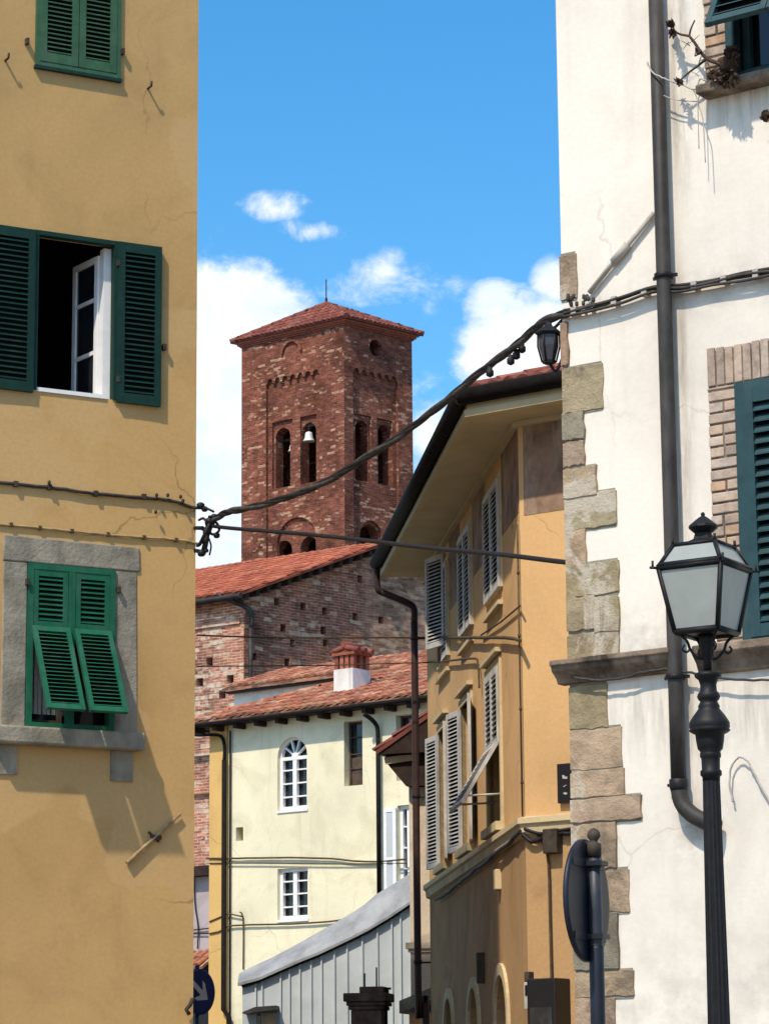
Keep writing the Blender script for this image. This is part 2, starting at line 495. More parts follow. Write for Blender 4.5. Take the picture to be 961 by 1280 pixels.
M['tilered'] = island('red_clay_tile', [(.37, .105, .056, 1), (.41, .125, .066, 1), (.32, .088, .05, 1), (.45, .15, .085, 1)], .9, (.30, .08, .05, 1), .004, 2.0)
M['tiledark'] = island('weathered_tile', [(.20, .060, .045, 1), (.25, .08, .055, 1), (.16, .055, .045, 1), (.30, .11, .075, 1)], .9, (.20, .14, .11, 1), .006, 4.0)
M['quoin'] = island('quoin_stone', [(.30, .24, .14, 1), (.40, .28, .19, 1), (.24, .215, .155, 1), (.42, .30, .20, 1), (.32, .27, .165, 1), (.37, .245, .16, 1)], .95, (.13, .105, .075, 1), .045, 3.6, .03, (.52, .45, .35, 1))
M['cornice'] = plain('cornice_stone', (.20, .15, .11), .95, 0, .55, 5, .1, .03, (.05, .04, .033, 1))
M['pietra'] = plain('grey_stone', (.25, .225, .175), .95, 0, .35, 4, .1, .022, (.37, .32, .24, 1))
M['darkstone'] = plain('dark_pier_stone', (.12, .095, .08), .95, 0, .5, 6, .1, .015, (.20, .165, .14, 1))
M['sbrick'] = island('surround_brick', [(.42, .32, .25, 1), (.46, .34, .25, 1), (.35, .27, .22, 1), (.50, .40, .32, 1), (.44, .29, .19, 1)], .95, (.26, .21, .18, 1), .016, 6.0)
M['redbrick'] = island('chimney_brick', [(.30, .10, .06, 1), (.22, .07, .05, 1), (.36, .13, .08, 1)], .95, None, .01, 8.0)
M['green'] = plain('bright_green_paint', (.008, .100, .050), .6, 0, .18, 9, .3, 0, (.03, .12, .075, 1), .16)
M['dgreen'] = plain('dark_green_paint', (.0045, .030, .021), .6, 0, .2, 9, .25, 0, (.012, .042, .032, 1), .18)
M['ogreen'] = plain('olive_green_paint', (.040, .105, .050), .6, 0, .2, 9, .25, 0, (.07, .12, .075, 1), .16)
M['teal'] = plain('teal_paint', (.017, .050, .056), .6, 0, .2, 8, .3, 0, (.04, .07, .072, 1), .16)
M['greyshut'] = plain('pale_grey_paint', (.50, .48, .45), .65, 0, .15, 8, .25, 0, (.34, .31, .27, 1), .10)
M['gap'] = plain('shutter_shade', (.006, .008, .008), .9, 0, .2, 8, .05)
M['wframe'] = plain('white_window_paint', (.80, .79, .77), .5, 0, .06, 8, .4)
M['iron'] = plain('black_iron', (.010, .0095, .010), .55, .0, .4, 25, .25, .001)
M['pipe'] = plain('dark_pipe_metal', (.034, .030, .028), .6, .1, .45, 4, .3, 0, (.075, .066, .06, 1))
M['pipebrown'] = plain('brown_pipe_metal', (.045, .020, .016), .55, .1, .3, 5, .4)
M['cable'] = plain('black_cable', (.014, .012, .014), .6, 0, .3, 12, .3)
M['cablegrey'] = plain('grey_cable', (.058, .050, .044), .8, 0, .5, 9, .2)
M['cabletan'] = plain('painted_cable', (.36, .26, .13), .8, 0, .3, 9, .2)
M['cableochre'] = plain('ochre_painted_cable', (.085, .060, .034), .8, 0, .4, 9, .2)
M['conduit'] = plain('grey_conduit', (.40, .36, .31), .7, 0, .2, 8, .3)
M['glass'] = glass_dark('window_glass')
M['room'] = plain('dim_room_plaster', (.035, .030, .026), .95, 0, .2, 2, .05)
M['curtain'] = plain('net_curtain', (.45, .43, .42), .9, 0, .2, 5, .1)
M['lampglass'] = frosted('frosted_lamp_glass', (.60, .63, .58))
M['lampdark'] = frosted('dusty_lamp_glass', (.13, .125, .14))
M['zinc'] = plain('zinc_sheet', (.50, .53, .53), .6, .0, .10, 2.0, .3, .0, (.40, .435, .44, 1), .04)
M['zinclight'] = plain('zinc_coping', (.27, .275, .275), .65, .0, .3, 2.5, .3, 0, (.36, .36, .355, 1))
M['gutterblack'] = plain('black_gutter', (.012, .010, .009), .8, 0, .4, 8, .1)
M['wood'] = plain('dark_roof_wood', (.035, .020, .016), .8, 0, .4, 6, .2)
M['woodpale'] = plain('pale_painted_wood', (.60, .45, .30), .8, 0, .15, 6, .2)
M['brownwin'] = plain('brown_window_wood', (.085, .06, .045), .8, 0, .4, 7, .2)
M['signblue'] = plain('dark_blue_enamel', (.010, .013, .022), .5, .0, .35, 5, .35)
M['signpost'] = plain('grey_blue_post', (.040, .044, .056), .5, .2, .25, 8, .4)
M['arrowblue'] = plain('road_sign_blue', (.010, .030, .16), .4, 0, .15, 6, .5)
M['signwhite'] = plain('road_sign_white', (.72, .74, .76), .45, 0, .06, 6, .5)
M['blackpanel'] = plain('black_panel', (.010, .009, .010), .5, 0, .3, 5, .4)
M['meter'] = plain('grey_meter_box', (.42, .40, .36), .6, 0, .2, 8, .3)
M['rust'] = plain('rusty_iron', (.055, .042, .030), .8, .1, .4, 12, .3)
M['bell'] = plain('pale_bell_metal', (.72, .70, .66), .45, .2, .15, 6, .5)
M['twig'] = plain('dry_twig', (.075, .052, .042), .9, 0, .4, 14, .1)
M['dryleaf'] = plain('dry_leaf', (.055, .036, .026), .9, 0, .5, 20, .1)
M['pot'] = plain('dark_flower_pot', (.09, .05, .035), .8, 0, .3, 8, .2)
M['ground'] = plain('worn_paving', (.20, .18, .155), .9, 0, .25, .7, .2, .01)
M['road'] = plain('stone_road', (.13, .12, .11), .9, 0, .25, 1.2, .2, .01)
M['hillmat'] = plain('far_hill', (.05, .075, .04), .95, 0, .3, .01, .1)

# ------------------------------------------------------------------ shared builders
def louvers(mb, F, x0, x1, z0, z1, y=0.0, th=.04, st=.055, rail=.075, pitch=.05, mids=(), slat=.46, backing=True):
    """a louvred leaf: stiles, rails and tilted slats; y is the back plane"""
    mb.box(F, x0, x0 + st, y, y + th, z0, z1)
    mb.box(F, x1 - st, x1, y, y + th, z0, z1)
    a, b = x0 + st, x1 - st
    mb.box(F, a, b, y + .002, y + th - .002, z0, z0 + rail)
    mb.box(F, a, b, y + .002, y + th - .002, z1 - rail, z1)
    zs = [z0 + rail]
    for m_ in sorted(mids):
        mb.box(F, a, b, y + .002, y + th - .002, m_ - rail / 2, m_ + rail / 2)
        zs += [m_ - rail / 2, m_ + rail / 2]
    zs.append(z1 - rail)
    for i in range(0, len(zs), 2):
        lo, hi = zs[i], zs[i + 1]
        n = max(1, int(round((hi - lo) / pitch)))
        s = (hi - lo) / n
        hh = s * slat / 2
        for k in range(n):
            zc = lo + s * (k + .5)
            y0, y1 = y + .004, y + th - .003
            mb.xprism(F, [(y1, zc - hh - .004), (y1, zc - hh + .006), (y0, zc + hh + .006), (y0, zc + hh - .004)], a - .003, b + .003)
    if backing:
        mb.cur = 1; mb.box(F, a - .01, b + .01, y - .006, y + .003, z0 + rail - .01, z1 - rail + .01); mb.cur = 0  # near-black sheet added behind the slats to paint the shade between them
    return mb

def ring(mb, F, x0, x1, z0, z1, w, y0, y1, bottom=True):
    mb.box(F, x0, x0 + w, y0, y1, z0, z1)
    mb.box(F, x1 - w, x1, y0, y1, z0, z1)
    mb.box(F, x0 + w, x1 - w, y0, y1 - .001, z1 - w, z1)
    if bottom: mb.box(F, x0 + w, x1 - w, y0, y1 - .001, z0, z0 + w)
    return mb

def rectloop(x0, x1, z0, z1):
    return [(x0, z0), (x1, z0), (x1, z1), (x0, z1)]

def archloop(x0, x1, z0, zs, rise=None, n=12):
    c, r = (x0 + x1) / 2, (x1 - x0) / 2
    rise = r if rise is None else rise
    return [(x0, z0), (x1, z0)] + [(c + r * math.cos(math.pi * k / n), zs + rise * math.sin(math.pi * k / n)) for k in range(0, n + 1)]

def archband(mb, F, x0, x1, zs, w, y0, y1, rise=None, n=14, legs=0.0):
    c, r = (x0 + x1) / 2, (x1 - x0) / 2
    rise = r if rise is None else rise
    ins = [(c + r * math.cos(math.pi * k / n), zs + rise * math.sin(math.pi * k / n)) for k in range(n + 1)]
    out = [(c + (r + w) * math.cos(math.pi * k / n), zs + (rise + w) * math.sin(math.pi * k / n)) for k in range(n + 1)]
    if legs:
        ins = [(ins[0][0], zs - legs)] + ins + [(ins[-1][0], zs - legs)]
        out = [(out[0][0], zs - legs)] + out + [(out[-1][0], zs - legs)]
    for i in range(len(ins) - 1):
        mb.prism(F, [ins[i], out[i], out[i + 1], ins[i + 1]], y0, y1)
    return mb

def pt_in(poly, x, y):
    c = False
    for i in range(len(poly)):
        (x1, y1), (x2, y2) = poly[i], poly[i - 1]
        if (y1 > y) != (y2 > y) and x < (x2 - x1) * (y - y1) / (y2 - y1) + x1: c = not c
    return c

def tiles(mb, poly, cw=.21, rl=.36, lift=.045, thick=.06, jit=.012, seg=4, inset=.0):
    """coppi roof over a planar polygon whose first edge is the eave"""
    o = Vector(poly[0]); t = (Vector(poly[1]) - o).normalized()
    q = Vector(poly[2]) - Vector(poly[1]); n = t.cross(q).normalized()
    if n.z < 0: n = -n
    q = n.cross(t).normalized()
    if q.z < 0: q = -q
    P2 = [((Vector(p) - o).dot(t), (Vector(p) - o).dot(q)) for p in poly]
    # slab
    k = len(poly)
    pts = [Vector(p) for p in poly] + [Vector(p) - n * thick for p in poly]
    mb.add(pts, [list(range(k)), list(range(2 * k - 1, k - 1, -1))] + [(i, (i + 1) % k, k + (i + 1) % k, k + i) for i in range(k)])
    xs = [p[0] for p in P2]; ys = [p[1] for p in P2]
    nx = int((max(xs) - min(xs)) / cw) + 1; ny = int((max(ys) - min(ys)) / rl) + 1
    r = random.Random(len(poly) * 100 + nx)
    for j in range(nx):
        xc = min(xs) + (j + .5) * cw
        for i in range(ny):
            yc = min(ys) + (i + .5) * rl
            if not pt_in(P2, xc, yc): continue
            dx, dz, dy = r.uniform(-jit, jit), r.uniform(0, jit), r.uniform(-jit, jit) * 2
            y0, y1 = yc - rl * .56 + dy, yc + rl * .56 + dy
            w0, w1 = cw * .44, cw * .36
            V = []
            for (yy, w, hb) in ((y0, w0, .028), (y1, w1, .004)):
                for s_ in range(seg + 1):
                    an = math.pi * s_ / seg
                    V.append(o + t * (xc + dx + math.cos(an) * w) + q * yy + n * (hb + dz + math.sin(an) * (lift + .01)))
            fs = [(s_, s_ + 1, seg + 2 + s_, seg + 1 + s_) for s_ in range(seg)]
            fs.append(list(range(seg, -1, -1)))
            mb.add(V, fs, False)
    return mb

def body(mb, plan, z0, z1, skip=(), top=True):
    n = len(plan)
    for i in range(n):
        if i in skip: continue
        (a, b), (c, d) = plan[i], plan[(i + 1) % n]
        mb.poly([(a, b, z0), (c, d, z0), (c, d, z1), (a, b, z1)])
    if top: mb.poly([(a, b, z1) for a, b in plan])
    return mb

def xy(v): return (v.x, v.y)

def catm(pts, n=8):
    pts = [Vector(p) for p in pts]
    out = []
    for i in range(len(pts) - 1):
        p0, p1, p2, p3 = pts[max(i - 1, 0)], pts[i], pts[i + 1], pts[min(i + 2, len(pts) - 1)]
        for k in range(n):
            t = k / n
            out.append(.5 * ((2 * p1) + (p2 - p0) * t + (2 * p0 - 5 * p1 + 4 * p2 - p3) * t * t + (3 * p1 - p0 - 3 * p2 + p3) * t ** 3))
    out.append(pts[-1])
    return out
SKY_AIR, SKY_SAT, SKY_VAL, SKY_HUE, CLOUD, SKY_STR, SUN, EXPO = 1.0, 1.38, 1.5, .493, 8.6, .118, 3.7, .28
# ================================================================== setting
GZ = 0.0
mb = MB(); mb.poly([(-400, -200, -.02), (400, -200, -.02), (400, 900, -.02), (-400, 900, -.02)])
gnd = mb.build('ground', M['ground']); gnd['kind'] = 'structure'
mb = MB(); mb.poly([(-1.2, 26, -.016), (0.6, 26, -.016), (-.1, 46, -.016), (-1.8, 46, -.016)])
rd = mb.build('road', M['road']); rd['kind'] = 'structure'

# ================================================================== ochre house, left
FL = Facade(at_y(245, 640, 28), 62)
HL = 12.95
O = FL.O
sd = Vector((math.sin(R(-5.6)), math.cos(R(-5.6)), 0))
pA, pB, pC, pD = O + FL.ex * -9.0, O.copy(), O + sd * 8.6, O + sd * 8.6 + Vector((-9, 3, 0))  # unseen rear wing, added and shaped to shade the corner house's lower wall
ohouse = thing('ochre_house', O + FL.ex * -4.5, 'ochre yellow house with green shutters and a grey stone window surround, filling the left side', 'house')
wm = FL.rect(41, 147, 295, 494)            # open middle window
hgt = wm[3] - wm[2]
wu = list(FL.rect(44, 150, 20, 91)); wu[3] = wu[2] + hgt
wl = FL.rect(33, 143, 708, 913)
holes = [rectloop(w[0], w[1], w[2], w[3]) for w in (wm, wu, wl)]
mb = MB()
mb.wall(FL, rectloop(-9.0, 0, 0, HL), holes, 0, .22)
body(mb, [xy(pA), xy(pB), xy(pC), xy(pD)], 0, HL, skip=(0,))
mb.build('wall', M['ochre'], ohouse)

# upper closed window
w = wu
fr = ring(MB(), FL, w[0] + .002, w[1] - .002, w[2], w[3], .045, -.05, .035).build('window', M['ogreen'], ohouse)
xm = (w[0] + w[1]) / 2
for a, b in ((w[0] + .047, xm - .004), (xm + .004, w[1] - .047)):
    louvers(MB(), FL, a, b, w[2] + .05, w[3] - .05, .0, .04, .07, .10, .048).build('shutter', [M['ogreen'], M['gap']], fr)
MB().box(FL, w[0], w[1], -.20, -.18, w[2], w[3]).build('pane', M['glass'], fr)
MB().box(FL, w[0] - .01, w[1] + .01, -.04, .05, w[2] - .035, w[2] - .002).build('sill', M['dgreen'], fr)
# middle open window
w = wm
fr = ring(MB(), FL, w[0] + .002, w[1] - .002, w[2], w[3], .045, -.06, .03, False).build('window', M['dgreen'], ohouse, label='open window with dark green shutters folded back on the wall')
hw = (w[1] - w[0]) / 2 + .05
# left leaf laid back on the wall, right leaf likewise but standing off a little
ang = R(.8)
Fl = Frame(FL.P(w[0] + .005, .008, 0), -FL.ex * math.cos(ang) + FL.ey * math.sin(ang), FL.ey, UP)
louvers(MB(), Fl, 0, hw, w[2] - .03, w[3] - .01, 0, .042, .07, .10, .054).build('shutter', [M['dgreen'], M['gap']], fr)
Fr = Frame(FL.P(w[1] - .01, .012, 0), FL.ex * math.cos(ang) + FL.ey * math.sin(ang), FL.ey, UP)
louvers(MB(), Fr, 0, hw * .93, w[2] - .03, w[3] - .005, 0, .042, .07, .10, .054).build('shutter', [M['dgreen'], M['gap']], fr)
# white inner frame, bottom rail and casement swung into the room
wf = MB()
wf.box(FL, w[1] - .11, w[1] - .003, -.20, -.10, w[2], w[3] - .05)
wf.box(FL, w[0] + .003, w[1] - .115, -.20, .015, w[2] - .004, w[2] + .035)
wf.box(FL, w[0] + .003, w[0] + .03, -.20, -.10, w[2] + .04, w[3] - .05)
wf.build('inner_frame', M['wframe'], fr)
Fc = Frame(FL.P(w[1] - .13, -.21, 0), -FL.ey * math.cos(R(8)) - FL.ex * math.sin(R(8)), FL.ex, UP)
cs = MB(); cw_ = .50; a0, a1 = w[2] + .05, w[3] - .10
ring(cs, Fc, 0, cw_, a0, a1, .065, 0, .045)
hs = (a1 - a0)
for k in (.33, .70): cs.box(Fc, .06, cw_ - .06, .004, .04, a0 + hs * k - .02, a0 + hs * k + .02)
cs.build('casement', M['wframe'], fr)
MB().box(Fc, .055, cw_ - .055, .018, .024, a0 + .06, a1 - .06).build('pane', M['glass'], fr)
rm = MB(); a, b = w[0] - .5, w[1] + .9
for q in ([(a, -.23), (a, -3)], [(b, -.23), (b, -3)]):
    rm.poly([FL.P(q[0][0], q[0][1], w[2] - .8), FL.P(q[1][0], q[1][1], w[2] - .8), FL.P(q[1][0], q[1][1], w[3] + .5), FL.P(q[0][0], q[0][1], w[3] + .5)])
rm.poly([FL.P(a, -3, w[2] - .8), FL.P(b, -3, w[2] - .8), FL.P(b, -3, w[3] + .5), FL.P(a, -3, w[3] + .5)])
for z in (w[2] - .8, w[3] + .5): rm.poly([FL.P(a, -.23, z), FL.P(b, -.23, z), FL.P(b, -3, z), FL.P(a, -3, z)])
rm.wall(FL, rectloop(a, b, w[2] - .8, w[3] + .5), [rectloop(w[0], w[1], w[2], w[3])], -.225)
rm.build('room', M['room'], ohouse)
# lower window with stone surround and pushed-out flaps
w = wl
s = FL.rect(3, 173, 677, 913)
st = MB()
st.prism(FL, [(s[0], w[2]), (w[0], w[2]), (w[0], w[3]), (s[0], w[3])], -.02, .012)
st.prism(FL, [(w[1], w[2]), (s[1], w[2]), (s[1] - .02, w[3]), (w[1], w[3])], -.02, .010)
st.prism(FL, [(s[0] - .01, w[3] + .002), (s[1] + .01, w[3] + .002), (s[1], s[3]), (s[0], s[3] + .01)], -.02, .018)
su = st.build('window_surround', M['pietra'], ohouse, bevel=.012)
sl = FL.rect(-8, 180, 921, 939, .12)
si = MB(); si.box(FL, sl[0], sl[1], -.05, .17, sl[2] + .045, w[2] - .004)
si.build('sill', M['pietra'], su, bevel=.02)
for xl, xr, yb in ((-6, 21, 968), (138, 165, 977)):
    c = FL.rect(xl, xr, 944, yb)
    MB().box(FL, c[0], c[1], -.02, .02, c[2], sl[2] + .042).build('corbel', M['pietra'], su)
fr = ring(MB(), FL, w[0] + .003, w[1] - .003, w[2] + .003, w[3] - .003, .055, -.06, .03).build('window', M['green'], ohouse, label='window with its two bright green shutter flaps pushed out')
xm = (w[0] + w[1]) / 2
MB().box(FL, xm - .035, xm + .035, -.05, .028, w[2] + .06, w[3] - .06).build('mullion', M['green'], fr)
zh = FL.hit(88, 787)[1]
for a, b in ((w[0] + .06, xm - .04), (xm + .04, w[1] - .06)):
    louvers(MB(), FL, a, b, zh, w[3] - .06, -.015, .04, .05, .06, .048).build('shutter', [M['green'], M['gap']], fr)
    fl_len, an = .95, R(27)
    Ff = Frame(FL.P(0, .03, zh), FL.ex, (FL.ey * math.cos(an) + UP * math.sin(an)), UP * math.cos(an) - FL.ey * math.sin(an))
    louvers(MB(), Ff, a - .015, b + .015, -fl_len, 0, -.02, .04, .045, .055, .045, slat=.5).build('shutter_flap', [M['green'], M['gap']], fr)
MB().box(FL, w[0] + .05, w[1] - .05, -.19, -.17, w[2] + .05, zh + .2).build('pane', M['glass'], fr)
cu = MB()
for k in range(9):
    x = w[0] + .10 + k * .045; cu.box(FL, x, x + .036, -.165 + (k % 2) * .008, -.155 + (k % 2) * .008, w[2] + .16, zh - .1)
cu.build('curtain', M['curtain'], fr)
ring(MB(), FL, w[0] + .06, xm - .04, w[2] + .06, zh + .1, .04, -.15, -.10).build('inner_frame', M['rust'], fr)
# small iron pieces on this wall
hk = MB()
for px, py in ((185, 111), (7, 76)):
    p = FL.at(px, py); hk.tube([p - FL.ey * .02, p + FL.ey * .09, p + FL.ey * .10 + UP * .05], .012, 6)
hk.build_each('iron_hook', M['rust'], ohouse)
hg = MB()
for px, py in ((33, 53), (152, 66), (33, 728), (147, 738), (204, 435), (146, 330), (146, 475)):
    p = FL.at(px, py); hg.box(Frame(p, FL.ex, FL.ey, UP), -.015, .015, -.01, .06, -.03, .03)
hg.build_each('hinge', M['rust'], ohouse)
t = MB(); t.tube([FL.at(159, 1079, .03), FL.at(192, 1048, .03), FL.at(226, 1017, .03)], [.022, .018, .013], 8)
bar = t.build('iron_bar', M['cabletan']); tag(bar, 'short pale bar fixed slantwise low on the ochre house wall', 'bar')
br = MB(); br.box(Frame(FL.at(194, 1047), FL.ex, FL.ey, UP), -.05, .05, -.01, .045, -.02, .02)
br.tube([FL.at(186, 1040, .03), FL.at(199, 1052, .03)], .014, 6)
br.build('bracket', M['rust'], bar)
st = MB()
pz = [(237, 1268), (233, 1262), (238, 1256), (241, 1248)]
st.tube([FL.at(x, y, .06) for x, y in pz], .022, 6)
tag(st.build('wall_stub', M['rust']), 'twisted rusty iron stub at the bottom corner of the ochre house', 'bracket')
# patch of different plaster
# cables on this wall
def wallrun(F, pts, r, off=.03, wob=.004, seg=6, n=6):
    rr = random.Random(len(pts))
    P = catm([F.at(x, y, off) for x, y in pts], n)
    return MB().tube([p + Vector((rr.uniform(-wob, wob), 0, rr.uniform(-wob, wob))) for p in P], r, seg)
def clips(F, mb, pts, off, w=.02):
    for x, y in pts:
        mb.box(Frame(F.at(x, y, off), F.ex, F.ey, UP), -w, w, -off - .01, .025, -w * 1.3, w * 1.3)
    return mb
k = wallrun(FL, [(-30, 600), (60, 609), (120, 617), (180, 622), (215, 626), (240, 634), (250, 635)], .017, .022)
c1 = k.build('wall_cable', M['cablegrey']); tag(c1, 'dark cable run across the ochre house, above the lower one', 'cable')
mb = clips(FL, MB(), [(20, 605), (62, 609), (120, 617), (180, 621)], .022)
for x, y in ((196, 619), (210, 619), (226, 621), (229, 626), (62, 603), (195, 640)):
    p = FL.at(x, y, .06); mb.lathe(p - UP * .02, [(.006, 0), (.016, .01), (.016, .03), (.008, .04)], 8)
mb.build_each('clip', M['rust'], c1)
k = wallrun(FL, [(-30, 653), (60, 661), (120, 667), (180, 672), (225, 675), (249, 680)], .012, .016)
c2 = k.build('wall_cable', M['cabletan']); tag(c2, 'thin pale painted cable just above the stone surround on the ochre house', 'cable')
clips(FL, MB(), [(14, 656), (50, 660), (90, 664), (135, 668), (180, 672), (220, 675)], .016, .014).build_each('clip', M['cableochre'], c2)

# ================================================================== white house, right
FR = Facade(at_y(708, 640, 20.7), 126)
if FR.hit(900, 640)[0] < 0: FR.ex = -FR.ex
whouse = thing('white_house', FR.P(2, 0, 0), 'whitewashed house with stone corner blocks and teal shutters, filling the right side', 'house')
HR = 13.4
w1 = FR.rect(924, 1112, 462, 802)          # big teal window
w2 = list(FR.rect(902, 1082, -150, 87)); # upper window, mostly out of frame
w2[0] = FR.hit(908, 60)[0]
def wu(u): return FR.P(u, 0, 0).dot(UP.cross(FR.ey).normalized())
def wmark(xl, xr, yt, yb, am, v):
    a = FR.rect(xl, xr, yt, yb); q = sorted((wu(a[0]), wu(a[1]))); return (q[0], q[1], a[2], a[3], am, v)
WMARKS = [wmark(836, 862, 385, 660, .7, True), wmark(838, 858, -40, 200, .8, True), wmark(846, 872, 850, 1000, .6, True), wmark(760, 1000, 850, 935, .38, True), wmark(770, 850, 770, 830, .4, False),
          wmark(840, 1000, 330, 385, .3, False), wmark(845, 890, 1010, 1075, .45, False), wmark(870, 1000, 90, 150, .5, True), wmark(700, 1100, 1180, 1330, .25, False)]
M['white'] = stucco('white_stucco', (.745, .68, .585), lin('9a8a76'), .2, .4, .003, .9, .03, cracks=.22, marks=WMARKS)
mb = MB()
mb.wall(FR, rectloop(0, 7.5, 0, HR), [rectloop(*w1), rectloop(*w2)], 0, .2)
q0, q1 = FR.P(0, 0, 0), FR.P(7.5, 0, 0)
body(mb, [xy(q0), xy(q1), xy(q1 - FR.ey * 5.5), xy(q0 - FR.ey * 5.5)], 0, HR, skip=(0,))
mb.build('wall', M['white'], whouse)
# corner stones (photo pixels: left, right, top, bottom)
Q = [(703, 721, 318, 374), (704, 711, 404, 457), (704, 754, 458, 514), (704, 731, 516, 550), (704, 731, 552, 583),
     (705, 747, 585, 622), (706, 771, 617, 660), (708, 733, 662, 707), (709, 774, 704, 744), (710, 744, 746, 788), (744, 774, 746, 790), (711, 774, 791, 824),
     (714, 760, 856, 911), (716, 778, 911, 961), (717, 781, 963, 996), (718, 803, 997, 1026), (719, 771, 1030, 1086),
     (720, 787, 1088, 1141), (722, 774, 1143, 1212), (722, 793, 1214, 1246), (723, 770, 1248, 1300), (724, 800, 1303, 1345), (725, 775, 1348, 1395)]
qb = MB()
rq = random.Random(3)
for xl, xr, yt, yb in Q:
    a = FR.rect(xl, xr, yt, yb)
    x0 = -.012 if xl < 730 else a[0]
    j = lambda: rq.uniform(-.017, .017)
    pr = rq.uniform(.010, .028)
    n = 7
    lo = [(x0 + (a[1] - x0) * i / n, a[2] + (j() * .5)) for i in range(n + 1)]
    hi = [(x0 + (a[1] - x0) * i / n, a[3] + (j() * .5)) for i in range(n, -1, -1)]
    rt = [(a[1] + j() * .6, a[2] + (a[3] - a[2]) * f) for f in (.33, .66)]
    qb.prism(FR, lo + rt + hi, (-.30 if xl < 730 else -.02), pr)
bed = MB()
for xl, xr, yt, yb in Q:
    a = FR.rect(xl, xr, yt, yb)
    bed.box(FR, (-.004 if xl < 730 else a[0]), a[1] - .012, -.02, .0045 + (xl % 3) * .0004 + yt * 1e-6, a[2] - .016, a[3] + .016)
bed.build('mortar_bed', M['pietra'], whouse)
qs = qb.build('quoins', M['quoin'], whouse, bevel=.015)
# string cornice: moulded profile wrapped round the corner
cz = FR.hit(762, 820)[1]; cb = FR.hit(762, 850)[1]
hh = cz - cb
prof = [(-.05, cz), (.15, cz - .01), (.155, cz - hh * .28), (.13, cz - hh * .33), (.125, cz - hh * .5), (.06, cz - hh * .8), (.045, cz - hh), (-.05, cz - hh)]
co = MB(); ux = FR.hit(848, 820)[0]
co.xprism(FR, prof, -.085, ux)
Fside = Frame(FR.P(0, 0, 0), -FR.ey, -FR.ex, UP)
co.xprism(Fside, [(y * .54, z) for y, z in prof], .02, 3)
prof2 = [(-.05, cz), (.13, cz - .02), (.14, cz - hh * .45), (.08, cz - hh * .8), (.04, cz - hh * 1.25), (-.05, cz - hh * 1.25)]
co.xprism(FR, prof2, w1[0] - .35, w1[1] + .35)
co.build('cornice', M['cornice'], whouse, bevel=.012)
# brick surrounds
def brick_surround(w, xo, top, mbk, lh=.26):
    r = random.Random(5)
    z = w[2]
    while z < w[3] - .02:
        h = min(.078, w[3] - z)
        for side in (0, 1):
            x0, x1 = (xo, w[0] - .003) if side == 0 else (w[1] + .003, w[1] + (w[0] - xo))
            if r.random() < .4:
                xm_ = x0 + (x1 - x0) * r.uniform(.4, .6)
                spans = [(x0, xm_ - .006), (xm_ + .006, x1)]
            else: spans = [(x0, x1)]
            for a_, b_ in spans:
                mbk.box(FR, a_ + r.uniform(-.006, .006), b_, -.02, .012 + r.uniform(0, .008), z + .006, z + h - .006)
        z += .082
    if top:
        x = xo
        while x < w[1] + (w[0] - xo):
            mbk.box(FR, x + .004, x + .066, -.02, .014 + r.uniform(0, .008), w[3] + .006, w[3] + lh + r.uniform(-.01, .01))
            x += .072
    return mbk
xo = FR.hit(890, 640)[0]
xo2 = FR.hit(881, 60)[0]
for w, x, top, lh in ((w1, xo, True, FR.hit(905, 433)[1] - w1[3]), (w2, xo2, True, .26)):
    so_ = brick_surround(w, x, top, MB(), lh).build('brick_surround', M['sbrick'], whouse, bevel=.006)
    d = w[0] - x
    mt = MB().wall(FR, [(x + .004, w[2]), (x + .004, w[3] + lh - .02), (w[1] + d - .004, w[3] + lh - .02), (w[1] + d - .004, w[2])], [rectloop(w[0] - .001, w[1] + .001, w[2] + .001, w[3])], .006, .02)
    mt.build('mortar', M['cornice'], so_)
# teal louvred window
def teal_window(w, flap):
    fr = ring(MB(), FR, w[0] + .003, w[1] - .003, w[2] + .003, w[3] - .003, .07, -.07, .03).build('window', M['teal'], whouse)
    xm = (w[0] + w[1]) / 2
    MB().box(FR, w[0] + .02, w[1] - .02, -.19, -.17, w[2] + .02, w[3] - .02).build('pane', M['glass'], fr)
    for a, b in ((w[0] + .075, xm - .004), (xm + .004, w[1] - .075)):
        if flap is None:
            louvers(MB(), FR, a, b, w[2] + .075, w[3] - .075, -.01, .05, .075, .09, .078, slat=.62).build('shutter', [M['teal'], M['gap']], fr)
        else:
            louvers(MB(), FR, a, b, flap, w[3] - .075, -.01, .05, .06, .09, .078, slat=.62).build('shutter', [M['teal'], M['gap']], fr)
            an = R(30)
            Ff = Frame(FR.P(0, .04, flap), FR.ex, FR.ey * math.cos(an) + UP * math.sin(an), UP * math.cos(an) - FR.ey * math.sin(an))
            louvers(MB(), Ff, a, b, -.80, 0, -.02, .045, .05, .06, .085, slat=.55).build('shutter_flap', [M['teal'], M['gap']], fr)
            ring(MB(), FR, a, b, w[2] + .075, flap, .06, -.15, -.10).build('inner_frame', M['teal'], fr)
    return fr
teal_window(w1, None)
zf = FR.hit(940, 34)[1] + .60
teal_window(w2, zf)
sz = FR.rect(882, 1100, 80, 96, .1)
MB().box(FR, FR.hit(882, 100)[0], w2[1] + .15, -.04, .17, w2[2] - .075, w2[2] - .004).build('sill', M['cornice'], whouse, bevel=.012)
